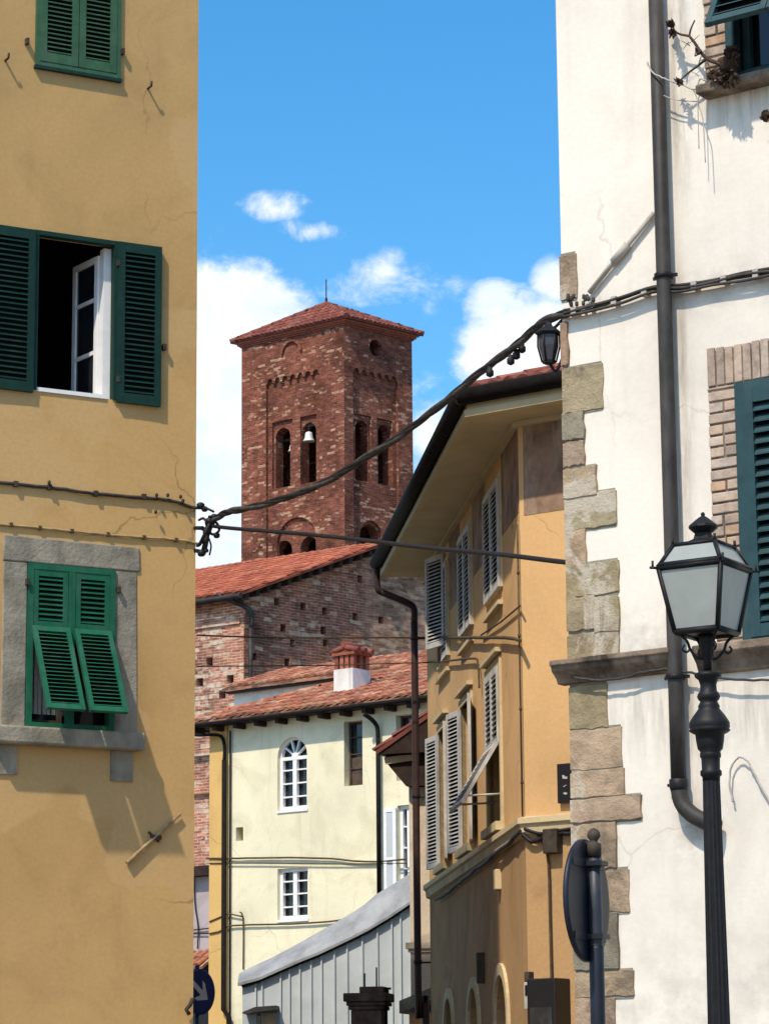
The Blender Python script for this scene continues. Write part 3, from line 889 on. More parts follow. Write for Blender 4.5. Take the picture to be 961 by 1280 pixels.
# downpipe
pts = [FR.at(816, -60, .09), FR.at(829, 345, .09), FR.at(839, 845, .09), FR.at(843, 985, .09), FR.at(846, 1008, .09), FR.at(855, 1024, .09), FR.at(880, 1042, .09), FR.at(905, 1056, .09)]
ux = FR.hit(829, 345, .09)[0]
zz = [FR.hit(829, y, .09)[1] for y in (-80, 345, 848, 985)]
dp = MB()
dp.tube([FR.P(ux, .09, z) for z in zz], .054, 14)
ez = zz[3]
dp.tube(catm([FR.P(ux, .09, ez + .03), FR.P(ux, .09, ez - .02), FR.P(ux + .025, .09, ez - .12), FR.P(ux + .10, .09, ez - .20), FR.P(ux + .20, .09, ez - .255), FR.P(ux + .30, .085, ez - .30)], 5), .058, 14)
dps = dp.build('downpipe', M['pipe'], whouse)
cl = MB()
for z in (zz[1], zz[2]):
    cl.lathe(FR.P(ux, .09, z - .02), [(.062, 0), (.07, .005), (.07, .035), (.062, .04)], 16)
    cl.box(FR, ux - .10, ux + .10, .06, .075, z - .012, z + .012)
cl.lathe(FR.P(ux, .09, ez + .0), [(.058, -.03), (.066, 0), (.066, .05), (.058, .055)], 16)
cl.box(FR, ux - .11, ux + .02, .02, .06, ez + .01, ez + .03)
cl.build_each('collar', M['iron'], dps)
# conduit slanting up to the pipe
cd = MB()
cd.tube([FR.at(736, 366, .03), FR.at(776, 316, .035), FR.at(817, 266, .03)], .019, 8)
cdo = cd.build('slanting_conduit', M['conduit']); tag(cdo, 'pale conduit slanting up the white wall to the downpipe', 'conduit')
MB().tube([FR.at(766, 328, .035), FR.at(784, 306, .035)], .032, 8).build('joint', M['conduit'], cdo)
# cable bundle across the white wall
bun = MB()
rr = random.Random(11)
for k in range(4):
    dy = (k - 1.5) * 2.6
    pp = [(704, 392 + dy), (735, 386 + dy * .9), (775, 374 + dy), (815, 362 + dy * .8), (850, 360 + dy), (890, 353 + dy * .8), (930, 346 + dy), (990, 335 + dy), (1100, 318 + dy)]
    P = catm([FR.at(x, y + rr.uniform(-2, 2), .05 + .02 * (k % 2)) for x, y in pp], 5)
    bun.tube(P, .012, 6)
bo = bun.build('wall_cable', M['cablegrey']); tag(bo, 'thick bundle of grey cables clipped across the white house below the slanting conduit', 'cable')
clips(FR, MB(), [(718, 390), (768, 376), (806, 366), (868, 357), (905, 350), (945, 343)], .05, .022).build_each('clip', M['conduit'], bo)
jb = MB()
for k in range(16):
    x, y = rr.uniform(706, 742), rr.uniform(368, 380)
    p = FR.at(x, y, rr.uniform(.03, .08)); jb.lathe(p - UP * .03, [(.006, 0), (.013, .006), (.013, .034), (.006, .04)], 8)
jb.build_each('terminal', M['cablegrey'], bo)
k = wallrun(FR, [(714, 846), (745, 850), (775, 848), (805, 840), (835, 836), (858, 840), (900, 848), (961, 850), (1010, 846)], .009, .08)
tag(k.build('wall_cable', M['cablegrey']), 'thin slack cable hanging just under the stone cornice of the white house', 'cable')
k = wallrun(FR, [(809, 78), (815, 90), (834, 100), (852, 106), (866, 112), (872, 108), (874, 99), (884, 101)], .006, .16)
k.tube(catm([FR.at(x, y, .15) for x, y in [(866, 112), (871, 126), (872, 150), (873, 186)]], 5), .004, 5)
k.tube(catm([FR.at(x, y, .14) for x, y in [(879, 105), (872, 127), (878, 150), (881, 203)]], 5), .004, 5)
k.tube(catm([FR.at(x, y, .10) for x, y in [(828, 119), (845, 125), (871, 127)]], 5), .004, 5)
tag(k.build('loose_wire', M['conduit']), 'thin pale wire tied from the downpipe to the plant sill with ends hanging', 'wire')
k = wallrun(FR, [(916, 1003), (912, 985), (913, 962), (921, 948), (932, 950), (944, 970), (961, 1002), (985, 1040)], .007, .04)
tag(k.build('loose_wire', M['conduit']), 'loose pale wire curling on the white wall right of the lamp post', 'wire')
# dry plant on the upper sill
pl = thing('potted_plant', FR.P(w2[0] + .05, .1, w2[2]), 'dried-up plant with bare brown branches on the upper sill of the white house', 'plant')
pz = w2[2]
pc = FR.at(910, 84, .09)
MB().lathe(Vector((pc.x, pc.y, pz)), [(.055, 0), (.075, .13), (.08, .14), (.08, .16), (.06, .16)], 14).build('pot', M['pot'], pl)
tw = MB()
def twig(pts, r0, r1, off=.14, n=4):
    P = catm([FR.at(x, y, off + (o if len(q) > 2 else 0)) for q in pts for x, y, o in [(q + (0,))[:3]]], n)
    tw.tube(P, [r0 + (r1 - r0) * i / (len(P) - 1) for i in range(len(P))], 6)
twig([(912, 84), (897, 79), (884, 74), (876, 66), (868, 54), (861, 45)], .017, .010)
twig([(861, 45), (850, 43), (842, 40), (836, 48)], .010, .006)
twig([(861, 45), (863, 36), (868, 25)], .008, .005)
twig([(883, 73), (872, 82), (860, 91), (849, 101)], .012, .006)
twig([(843, 40), (840, 33), (838, 28)], .006, .004)
twig([(905, 80), (895, 88), (887, 94)], .008, .004)
twig([(872, 68), (868, 70), (869, 66)], .006, .004)
rt2 = random.Random(8)
for _ in range(26):
    cx, cy = rt2.choice([(908, 96), (906, 92), (914, 70), (897, 84), (884, 76), (866, 52)])
    x, y = cx + rt2.uniform(-7, 7), cy + rt2.uniform(-6, 6); a_ = rt2.uniform(0, 6.28); L_ = rt2.uniform(6, 15)
    twig([(x, y), (x + math.cos(a_) * L_ * .5 + rt2.uniform(-2, 2), y + math.sin(a_) * L_ * .5), (x + math.cos(a_) * L_, y + math.sin(a_) * L_ + rt2.uniform(-2, 3))], .0035, .0016, .14 + rt2.uniform(-.03, .05), 3)
tw.build('branch', M['twig'], pl)
lf = MB(); rl_ = random.Random(21)
def clump(cx, cy, rad, n, off, s=.028):
    for _ in range(n):
        a, d = rl_.uniform(0, 6.28), rad * math.sqrt(rl_.random())
        p = FR.at(cx + math.cos(a) * d, cy + math.sin(a) * d * .85, off + rl_.uniform(-.06, .07))
        v = Vector((rl_.uniform(-1, 1), rl_.uniform(-1, 1), rl_.uniform(-1, 1))).normalized()
        w_ = v.cross(Vector((rl_.uniform(-1, 1), rl_.uniform(-1, 1), rl_.uniform(-1, 1)))).normalized()
        q = s * rl_.uniform(.6, 1.3)
        lf.poly([p - v * q, p + w_ * q * .45, p + v * q, p - w_ * q * .45])
clump(908, 97, 13, 420, .18); clump(914, 66, 9, 160, .14); clump(838, 30, 4, 40, .14); clump(840, 41, 4, 40, .14); clump(848, 102, 4, 36, .14)
clump(958, 145, 7, 70, .16); clump(891, 94, 6, 60, .16); clump(872, 66, 3, 14, .14)
lf.build('foliage', M['dryleaf'], pl, recalc=False)

# ================================================================== cables strung across the street
def strand(pts, r, Y0, Y1, x0, x1, wob=0, seg=8, n=8, ph=0):
    P = []
    for x, y in pts:
        t = (x - x0) / (x1 - x0)
        P.append(at_y(x, y, Y0 + (Y1 - Y0) * t))
    P = catm(P, n)
    if wob:
        P = [p + Vector((0, math.cos(i * .38 + ph), math.sin(i * .38 + ph))) * wob for i, p in enumerate(P)]
    return MB().tube(P, r, seg)
path = [(262, 662), (268, 650), (280, 642), (300, 637), (345, 626), (385, 612), (425, 592), (465, 567), (505, 541), (545, 511), (585, 477), (625, 447), (655, 422), (680, 402), (707, 391)]
Lc, Rc = FL.at(250, 650, .15), FR.at(706, 391, .05)
oc = thing('overhead_cable', Lc, 'thick twisted cable bundle rising across the tower from the ochre house to the white house', 'cable')
for k in range(3):
    mb = strand(path, [.024, .020, .016][k], Lc.y, Rc.y, 262, 707, .017, 7, 8, k * 2.1)
    mb.build('strand', M['cable'] if k else M['cablegrey'], oc)
cz_ = MB()
for x, y in ((645, 440), (652, 432), (638, 447), (612, 462)):
    p = at_y(x, y, 21.7); cz_.lathe(p - UP * .06, [(.012, 0), (.03, .012), (.03, .05), (.02, .06), (.02, .08)], 8)
cz_.build_each('connector', M['cable'], oc)
t2 = strand([(262, 657), (276, 659), (350, 665), (450, 675), (560, 687), (640, 695), (712, 703)], .019, Lc.y, Rc.y + .1, 262, 712, .003, 8, 8)
oc2 = t2.build('overhead_cable', M['cable']); tag(oc2, 'single black cable strung nearly straight between the two front houses, below the twisted bundle', 'cable')
# iron bracket and tangle at the corner of the ochre house
tg = thing('cable_bracket', Lc, 'tangle of black cables, clamps and coils on the corner of the ochre house', 'bracket')
def lp(pts, r, mb): mb.tube(catm([at_y(x, y, 27.9 + dy) for x, y, dy in pts], 5), r, 6)
mb = MB()
lp([(247, 631, 0), (254, 634, -.1), (262, 637, -.2), (268, 640, -.2)], .012, mb)
lp([(249, 650, 0), (254, 648, -.1), (258, 652, -.15), (258, 660, -.1), (253, 662, 0)], .014, mb)
lp([(264, 645, -.1), (262, 655, -.1), (259, 668, -.1), (257, 680, -.1), (254, 692, -.05)], .028, mb)
lp([(262, 655, -.2), (256, 668, -.2), (250, 680, -.1), (247, 682, 0)], .018, mb)
lp([(260, 670, -.1), (264, 682, -.1), (262, 694, -.1)], .009, mb)
lp([(266, 650, -.1), (272, 655, -.15), (274, 663, -.15), (268, 668, -.1), (262, 666, -.1)], .014, mb)
mb.build('cable_loop', M['cable'], tg)
mb = MB()
for x, y, s in ((251, 632, .05), (256, 636, .04), (262, 652, .06), (259, 664, .055), (256, 676, .045), (271, 669, .04), (252, 691, .05), (258, 688, .03), (268, 646, .045)):
    p = at_y(x, y, 27.8); mb.lathe(p - UP * s * .7, [(s * .5, 0), (s * .8, s * .3), (s * .8, s), (s * .4, s * 1.3)], 9)
mb.tube([FL.at(243, 660, -.02), at_y(254, 660, 27.8)], .02, 6)
mb.tube([FL.at(243, 688, -.02), at_y(254, 690, 27.85)], .02, 6)
mb.build_each('clamp', M['iron'], tg)

# small wall lantern at the corner of the white house
lt = thing('wall_lantern', FR.at(700, 440, .0), 'small old bracket lantern hanging at the corner of the white house', 'lantern')
c0 = at_y(686, 456, 20.75); c1 = at_y(686, 410, 20.75)
H = c1.z - c0.z
c = Vector((c0.x, c0.y, c0.z))
mb = MB(); mb.lathe(c, [(.02, -.0), (.05, .01), (.055, .03)], 6, smooth=False)
mb.lathe(c + UP * (H * .80), [(.085, 0), (.105, .015), (.06, .055), (.03, .075), (.022, .10)], 6, smooth=False)
for k in range(6):
    a = k * math.pi / 3
    d = Vector((math.cos(a), math.sin(a), 0))
    mb.tube([c + d * .052 + UP * .02, c + d * .082 + UP * (H * .5), c + d * .08 + UP * (H * .80)], .008, 5)
mb.tube(catm([c + UP * (H * .9), c + UP * (H * 1.02) + Vector((.05, 0, 0)), FR.at(704, 398, -.02)], 5), .012, 6)
mb.tube(catm([c + UP * .02, c - UP * .05 + Vector((.05, .0, 0)), c + Vector((.10, .0, .05)), FR.at(703, 452, -.02)], 5), .012, 6)
mb.build('lantern_frame', M['iron'], lt)
MB().lathe(c, [(.044, .025), (.073, H * .5), (.072, H * .79)], 6, smooth=False).build('lantern_glass', M['lampdark'], lt)
# ================================================================== peach corner house with the deep eaves
Kc = at_y(652, 800, 31)
FML = Facade(Kc, -5.75)
FMR = Facade(Kc, 126)
for F_ in (FML, FMR): F_.O = Vector((Kc.x, Kc.y, 0))
uA = FML.hit(535, 950)[0]
OV = .57
nb = (FML.ey + FMR.ey); nb = nb / (1 + FML.ey.dot(FMR.ey))
K0 = Vector((Kc.x, Kc.y, 0)); Ko = K0 + nb * OV
zS = at_y(584, 520, Ko.y).z
LR = 6.0
zStr = FMR.hit(690, 1024)[1]
zWin = {}
chouse = thing('corner_house', K0, 'peach and brown corner house with deep cream eaves and pale grey louvred shutters', 'house')
def urange(xf, xn, y):
    a, b = FML.hit(xn, y)[0], FML.hit(xf, y)[0]
    return min(a, b), max(a, b)
UPR = [urange(608, 627, 690), urange(576, 591, 740), urange(548, 562, 790)]
LOR = [urange(611, 627, 950), urange(578, 591, 980), urange(550, 560, 1000)]
zu1, zu0 = FML.hit(617, 610)[1], FML.hit(619, 745)[1]
zl1, zl0 = FML.hit(619, 838)[1], FML.hit(620, 1033)[1]
ARC = [urange(620, 635, 1250), urange(587, 599, 1255), urange(557, 567, 1260)]
zaS = FML.hit(627, 1205)[1] - .13 - max(b - a for a, b in ARC) / 2; za0 = .6
hu = [rectloop(a, b, zu0, zu1) for a, b in UPR] + [rectloop(a, b, zl0, zl1) for a, b in LOR]
ha = [archloop(a, b, za0, zaS) for a, b in ARC]
mb = MB()
mb.wall(FML, rectloop(0, uA, zStr, zS), hu, 0, .2)
mb.wall(FMR, rectloop(0, LR, zStr, zS))
pe = [K0, K0 + FMR.ex * LR, K0 + FMR.ex * LR - FMR.ey * 7, K0 + FML.ex * uA + Vector((8, 0, 0)), K0 + FML.ex * uA]
body(mb, [xy(p) for p in pe], zStr, zS, skip=(0, 4), top=False)
mb.build('wall', M['peach'], chouse)
mb = MB()
mb.wall(FML, rectloop(0, uA, 0, zStr), ha, 0, .3)
mb.wall(FMR, rectloop(0, LR, 0, zStr))
body(mb, [xy(p) for p in pe], 0, zStr, skip=(0, 4), top=False)
mb.build('lower_wall', M['brownst'], chouse)
# string course, wrapped round the bend
sc_ = MB()
prof = [(0, -.16), (.05, -.14), (.06, -.05), (.09, -.03), (.09, .03), (.02, .045), (0, .05)]
def wrapped(prof, F1, F2, L1, L2, mb):
    for F_, L in ((F1, L1), (F2, L2)):
        P0 = [K0 + nb * o + UP * (zStr + z) for o, z in prof]
        P1 = [F_.P(L, o, zStr + z) for o, z in prof]
        n = len(prof)
        mb.add(P0 + P1, [(i, (i + 1) % n, n + (i + 1) % n, n + i) for i in range(n)] + [list(range(n, 2 * n))])
wrapped(prof, FML, FMR, uA, LR, sc_)
sc_.build('string_course', M['trimst'], chouse)
# mottled band that paints the eaves' shadow onto the walls
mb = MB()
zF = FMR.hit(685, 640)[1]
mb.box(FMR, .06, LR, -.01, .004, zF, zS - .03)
mb.build('painted_eave_shade', M['eaveshade'], chouse)
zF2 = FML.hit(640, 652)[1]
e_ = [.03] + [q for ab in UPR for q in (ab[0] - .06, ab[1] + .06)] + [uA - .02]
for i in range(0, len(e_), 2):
    MB().box(FML, e_[i], e_[i + 1], -.01, .004, zF2, zS - .03).build('painted_eave_shade', M['eaveshade'], chouse)
# soffit, fascia, gutter
Ao, Bo = FML.P(uA + .3, OV, 0), FMR.P(LR, OV, 0)
so = MB()
pl_ = [FML.P(uA + .3, 0, 0), K0, FMR.P(LR, 0, 0), Bo, Ko, Ao]
so.poly([(p.x, p.y, zS) for p in (pl_[0], pl_[1], pl_[4], pl_[5])]); so.poly([(p.x, p.y, zS) for p in (pl_[1], pl_[2], pl_[3], pl_[4])])
sof = so.build('soffit', M['soffit'], chouse)
fa = MB()
def eavebox(mb, o0, o1, z0, z1):
    for F_, L in ((FML, uA + .3), (FMR, LR)):
        a = [K0 + nb * o0, K0 + nb * o1, F_.P(L, o1, 0), F_.P(L, o0, 0)]
        V = [Vector((p.x, p.y, z0)) for p in a] + [Vector((p.x, p.y, z1)) for p in a]
        mb.add(V, [(0, 1, 2, 3), (4, 5, 6, 7), (0, 1, 5, 4), (1, 2, 6, 5), (2, 3, 7, 6), (3, 0, 4, 7)])
eavebox(fa, OV - .02, OV + .06, zS - .02, zS + .06)
eavebox(fa, OV - .02, OV + .03, zS + .062, zS + .17)
eavebox(fa, .0, .07, zS - .06, zS - .003)
fa.build('fascia', M['soffit'], chouse)
gu = MB()
go_ = OV + .10
for F_, L in ((FML, uA + .34), (FMR, LR)):
    gu.tube([K0 + nb * go_ + UP * (zS + .20), F_.P(L, go_, zS + .20)], .095, 12)
eavebox(gu, OV - .05, OV + .16, zS + .22, zS + .27)
gut = gu.build('gutter', M['gutterblack'], chouse)
# roof
rt = MB(); tp = math.tan(R(19)); rin = 3.6
ze = zS + .275
oo = OV - .02
E0, EA, EB = K0 + nb * oo, FML.P(uA + .25, oo, 0), FMR.P(LR, oo, 0)
def lift_(p, z): return Vector((p.x, p.y, z))
T0 = K0 + nb * (oo - rin)
tiles(rt, [lift_(E0, ze), lift_(EB, ze), lift_(FMR.P(LR, oo - rin, 0), ze + rin * tp), lift_(T0, ze + rin * tp)], .2, .36)
tiles(rt, [lift_(EA, ze), lift_(E0, ze), lift_(T0, ze + rin * tp), lift_(FML.P(uA + .35, oo - rin, 0), ze + rin * tp)], .2, .36)
rof = rt.build('roof', M['tiledark'], chouse)
rg = MB()
for k in range(11):
    a = lift_(E0, ze + .03).lerp(lift_(T0, ze + rin * tp + .03), k / 11); b = lift_(E0, ze + .03).lerp(lift_(T0, ze + rin * tp + .03), (k + 1.12) / 11)
    rg.tube([a, b], [.085, .07], 8)
rg.build('ridge_tiles', M['tiledark'], rof)
# windows of this house
def leaf(hu_, ang, width, z0, z1, par, side, off=.04, pitch=.05):
    """leaf hinged at along-position hu_, swung out by ang from the wall; side +1 = away from the viewer"""
    d = FML.ex * (math.cos(ang) * side) + FML.ey * math.sin(ang)
    nrm = FML.ey * math.cos(ang) - FML.ex * (math.sin(ang) * side)
    Fq = Frame(FML.P(hu_, off, 0), d, nrm, UP)
    return louvers(MB(), Fq, 0, width, z0, z1, -.02, .04, .05, .07, pitch, slat=.5).build('shutter', [M['greyshut'], M['gap']], par)
sgn = 1 if uA > 0 else -1
for i, (a, b) in enumerate(UPR):
    fr = ring(MB(), FML, a - .05, b + .05, zu0 - .0, zu1 + .05, .05, -.05, .025).build('window', M['trimst'], chouse)
    MB().box(FML, a, b, -.17, -.15, zu0, zu1).build('pane', M['glass'], fr)
    sl_ = MB(); sl_.box(FML, a - .02, b + .02, -.03, .06, zu0 - .20, zu0 - .15); sl_.build('sill', M['trimst'], fr)
    m_ = (a + b) / 2
    if i < 2:
        louvers(MB(), FML, a + .01, m_ - .005, zu0 + .01, zu1 - .01, .012, .04, .05, .07, .06, slat=.5).build('shutter', [M['greyshut'], M['gap']], fr)
        louvers(MB(), FML, m_ + .005, b - .01, zu0 + .01, zu1 - .01, .012, .04, .05, .07, .06, slat=.5).build('shutter', [M['greyshut'], M['gap']], fr)
    else:
        louvers(MB(), FML, a + .01, m_ - .005, zu0 + .01, zu1 - .01, .012, .04, .05, .07, .06, slat=.5).build('shutter', [M['greyshut'], M['gap']], fr)
        leaf(FML.hit(558, 760)[0], R(22), .50, FML.hit(548, 820)[1], FML.hit(548, 706)[1], fr, sgn, .03)
for i, (a, b) in enumerate(LOR):
    fr = ring(MB(), FML, a - .09, b + .09, zl0, zl1 + .09, .09, -.05, .03, False).build('window', M['trimst'], chouse)
    MB().box(FML, a, b, -.17, -.15, zl0, zl1).build('pane', M['glass'], fr)
    MB().box(FML, a - .13, b + .13, -.03, .08, zl1 + .14, zl1 + .19).build('lintel', M['trimst'], fr)
    sl_ = MB(); sl_.box(FML, a - .10, b + .10, -.03, .10, zl0 - .10, zl0 - .003); sl_.build('sill', M['trimst'], fr)
    m_ = (a + b) / 2
    if i == 0:
        zh = FML.hit(620, 934)[1]
        for p_, q_ in ((a + .01, m_ - .005), (m_ + .005, b - .01)):
            louvers(MB(), FML, p_, q_, zh, zl1 - .01, .01, .04, .05, .07, .06, slat=.5).build('shutter', [M['greyshut'], M['gap']], fr)
        an = R(31)
        Ff = Frame(FML.P(0, .05, zh), FML.ex, FML.ey * math.cos(an) + UP * math.sin(an), UP * math.cos(an) - FML.ey * math.sin(an))
        louvers(MB(), Ff, a + .01, b - .01, -.80, 0, -.02, .04, .05, .06, .06, slat=.5, mids=()).build('shutter_flap', [M['greyshut'], M['gap']], fr)
        for p_ in (a + .05, b - .05):
            MB().tube([FML.P(p_, -.05, zh - .58), Ff.P(p_, -.01, -.70)], .012, 6).build('stay_rod', M['greyshut'], fr)
    else:
        leaf(b - .02, R(11), .50, zl0, zl1 - .02, fr, sgn, .03)
        leaf(a, R(7), .50, zl0, zl1 - .02, fr, -sgn)
# arches of the ground floor
for i, (a, b) in enumerate(ARC):
    MB_ = archband(MB(), FML, a - .01, b + .01, zaS, .13, -.02, .035, legs=zaS - za0)
    an_ = MB_.build('arched_opening', M['trimst'], chouse)
    MB().prism(FML, archloop(a, b, za0, zaS), -.30, -.26).build('pane', M['glass'], an_)
# thin pipe along the bend, wall pipe, cables below the string course
pp = MB(); pp.tube([K0 + nb * .03 + UP * z for z in (zStr + .05, FMR.hit(655, 655)[1])], .010, 6)
for z in (zStr + .4, zStr + 1.2, zStr + 2.0, zStr + 2.7): pp.lathe(K0 + nb * .03 + UP * z, [(.015, 0), (.017, .02), (.015, .04)], 8)
pp.build('conduit', M['cableochre'], chouse)
MB().tube(catm([FMR.at(x, y, .03) for x, y in [(672, 1044), (680, 1058), (685, 1080), (687, 1150), (689, 1228)]], 6), .015, 6).build('conduit', M['cableochre'], chouse)
jb = MB(); jb.box(Frame(FMR.at(694, 1052), FMR.ex, FMR.ey, UP), -.09, .09, -.01, .12, -.13, .13)
jb.box(Frame(FMR.at(664, 1222), FMR.ex, FMR.ey, UP), -.03, .03, -.01, .1, -.12, .06)
jb.build_each('junction_box', M['rust'], chouse, .01)
MB().box(Frame(FML.at(625, 1098), FML.ex, FML.ey, UP), -.08, .08, -.01, .07, -.13, .10).build('wall_box', M['trimst'], chouse, bevel=.01)
MB().box(Frame(FML.at(605, 1210), FML.ex, FML.ey, UP), -.05, .05, -.01, .09, -.18, .18).build('wall_box', M['rust'], chouse, bevel=.01)
k = wallrun(FMR, [(653, 1042), (664, 1052), (680, 1046), (697, 1042), (712, 1041), (740, 1035)], .025, .06, .008)
k.tube(catm([FMR.at(x, y, .07) for x, y in [(655, 1036), (675, 1042), (700, 1038), (725, 1034)]], 6), .018, 6)
tag(k.build('wall_cable', M['cable']), 'drooping black cables under the pale string course of the corner house, nearest the white house', 'cable')
k = wallrun(FML, [(650, 1040), (630, 1058), (600, 1082), (570, 1107), (545, 1125)], .024, .06, .01)
tag(k.build('wall_cable', M['cable']), 'dark cable following the string course down the windowed side of the corner house', 'cable')
k = wallrun(FML, [(534, 797), (560, 797), (590, 797), (620, 797), (640, 798), (650, 801)], .02, .05, .002)
k.tube([at_y(246, 794, 40), at_y(330, 797, 39.7), FML.at(534, 797, .05)], .012, 6)
tag(k.build('overhead_cable', M['cableochre']), 'long thin cable crossing the brick church wall to the upper floor of the corner house', 'cable')
k = wallrun(FML, [(534, 828), (560, 826), (592, 823), (597, 830), (599, 860)], .014, .04, .002)
k.tube([at_y(246, 833, 40), at_y(400, 832, 39.7), FML.at(534, 828, .05)], .008, 6)
tag(k.build('overhead_cable', M['cableochre']), 'finer cable below the long one, ending over the lower windows of the corner house', 'cable')
mb = MB()
mb.tube([FML.at(601, 794, .03), FML.at(625, 778, .03), FML.at(650, 757, .03)], .011, 6)
tag(mb.build('wall_cable', M['cableochre']), 'short slanting cable with clips on the corner house between upper and lower windows', 'cable')
# downpipe of this house
gp = FML.P(uA + .28, go_, zS + .13)
wpt = FML.P(uA + .12, .16, 0)
z1_ = at_y(480, 737, gp.y).z; z2_ = at_y(520, 757, wpt.y).z; z3_ = at_y(524, 1236, wpt.y).z
mb = MB()
mb.tube(catm([gp, Vector((gp.x, gp.y, z1_ + .15)), Vector((gp.x + .02, gp.y, z1_)), Vector((gp.x + .12, gp.y, z1_ - .06)), Vector((wpt.x - .08, wpt.y, z2_ + .03)), Vector((wpt.x, wpt.y, z2_ - .06)), Vector((wpt.x, wpt.y, z2_ - .25))], 6), .05, 10)
mb.tube(catm([Vector((wpt.x, wpt.y, z2_ - .25)), Vector((wpt.x, wpt.y, z3_)), Vector((wpt.x + .03, wpt.y, z3_ - .1)), Vector((wpt.x + .09, wpt.y, z3_ - .2)), Vector((wpt.x + .10, wpt.y, z3_ - .35)), Vector((wpt.x + .10, wpt.y, .1))], 6), .05, 10)
dpm = mb.build('downpipe', M['pipebrown'], chouse)
mb = MB()
for y in (800, 998, 1205): 
    z = at_y(522, y, wpt.y).z; mb.lathe(Vector((wpt.x, wpt.y, z)), [(.054, 0), (.06, .01), (.06, .04), (.054, .05)], 12)
    mb.tube([Vector((wpt.x, wpt.y, z + .02)), Vector((wpt.x + .2, wpt.y, z + .02))], .012, 6)
mb.build_each('collar', M['iron'], dpm)
# sign plate, black box, meter
sg = FMR.rect(700, 719, 955, 1004)
sp = MB().box(FMR, sg[0], sg[0] + .26, .01, .06, sg[2], sg[3]).build('wall_sign', M['blackpanel'])
tag(sp, 'narrow black wall sign with faint pale marks beside the white house corner stones', 'sign')
mk = MB()
h_ = sg[3] - sg[2]
Fs = Frame(FMR.P(sg[0] + .04, .061, sg[2]), FMR.ex, FMR.ey, UP)
mk.prism(Fs, [(.03, h_ * .62), (.085, h_ * .60), (.09, h_ * .66), (.06, h_ * .665), (.05, h_ * .70), (.025, h_ * .71)], 0, .003)
mk.prism(Fs, [(.04, h_ * .40), (.075, h_ * .44), (.07, h_ * .46), (.055, h_ * .43), (.035, h_ * .43)], 0, .003)
mk.prism(Fs, [(.03, h_ * .24), (.06, h_ * .20), (.085, h_ * .22), (.08, h_ * .25), (.05, h_ * .27)], 0, .003)
mk.build('mark', M['meter'], sp)
b = FMR.rect(678, 713, 1224, 1300)
bx = MB(); bx.box(FMR, b[0], b[1], .0, .30, b[2], b[3])
bxo = bx.build('black_sign_box', M['blackpanel'], bevel=.01); tag(bxo, 'square black box fixed to the brown lower wall of the corner house', 'sign box')
MB().box(FMR, b[0] + .04, b[1] - .04, .301, .306, b[2] + .04, b[2] + .33).build('face_panel', M['pipe'], bxo)
b = FMR.rect(662, 678, 1228, 1262)
mo = MB().box(FMR, b[0], b[1] - .01, 0, .12, b[2], b[3]).build('meter_box', M['meter'], bevel=.01); tag(mo, 'small pale grey meter box left of the square black box', 'meter box')
MB().box(FMR, b[0] + .02, b[1] - .03, .121, .126, b[3] - .14, b[3] - .03).build('meter_window', M['glass'], mo)

# ================================================================== pale annex left of the corner house
FA = Facade(at_y(511, 1000, 42.2), 108)
if FA.hit(600, 1000)[0] < 0: FA.ex = -FA.ex
anx = thing('annex', FA.P(.6, 0, 0), 'narrow pale plastered annex with a small dark tiled roof, left of the corner house', 'annex')
zA = FA.hit(515, 952)[1]; zM = FA.hit(515, 1180)[1]; z0A = FA.hit(515, 1256)[1]
mb = MB()
a_, b_ = FA.P(0, 0, 0), FA.P(3.2, 0, 0)
mb.zprism([xy(a_), xy(b_), xy(b_ - FA.ey * 2.5), xy(a_ - FA.ey * 2.5)], z0A, zA)
mb.build('wall', M['palest'], anx)
mb = MB(); mb.box(FA, -.06, 3.2, -2.5, .05, zM - .07, zM + .02); mb.box(FA, -.03, 3.2, -2.5, .025, zM - .12, zM - .073)
mb.build('moulding', M['palest'], anx)
mb = MB(); mb.zprism([xy(a_ - FA.ex * .02 + FA.ey * .03), xy(b_ + FA.ey * .03), xy(b_ - FA.ey * 2.5), xy(a_ - FA.ey * 2.5)], 0, z0A - .12)
mb.build('lower_wall', M['peachlow'], anx)
lg = MB()
lz0 = FA.hit(497, 1262)[1]; lz1 = FA.hit(533, 1244)[1]
lg.prism(FA, [(-.14, lz0 - .06), (3.2, lz1 + 1.0), (3.2, lz1 + 1.15), (-.14, lz0 + .12)], -2.5, .12)
lg.build('ledge', M['pietra'], anx)
rfA = MB()
xt = FA.hit(478, 942)[0]; zt = FA.hit(478, 942)[1]; zR = FA.hit(530, 905)[1]
pitchA = (zR - zt) / (FA.hit(530, 905)[0] - xt)
p0, p1, p2, p3 = FA.P(xt, .35, zt), FA.P(xt, -2.6, zt), FA.P(xt + 2.6, -2.6, zt + 2.6 * pitchA), FA.P(xt + 2.6, .35, zt + 2.6 * pitchA)
tiles(rfA, [p0, p1, p2, p3], .2, .34)
ra = rfA.build('roof', M['tiledark'], anx)
mb = MB()
mb.prism(FA, [(xt + .05, zt - .05), (xt + 2.6, zt - .05), (xt + 2.6, zt + 2.6 * pitchA - .07), (xt + .05, zt - .03)], -2.5, .33)
mb.prism(FA, [(.02, zA - .38), (xt + .12, zt - .16), (xt + .12, zt - .052), (2.5, zt - .052), (2.5, zA - .4)], -.12, .20)
mb.build('eaves_wood', M['wood'], ra)
MB().prism(FA, [(xt + .12, zt - .19), (xt + .56, zt - .15), (xt + .56, zt - .06), (xt + .10, zt - .09)], .202, .24).build('eaves_board', M['woodpale'], ra)

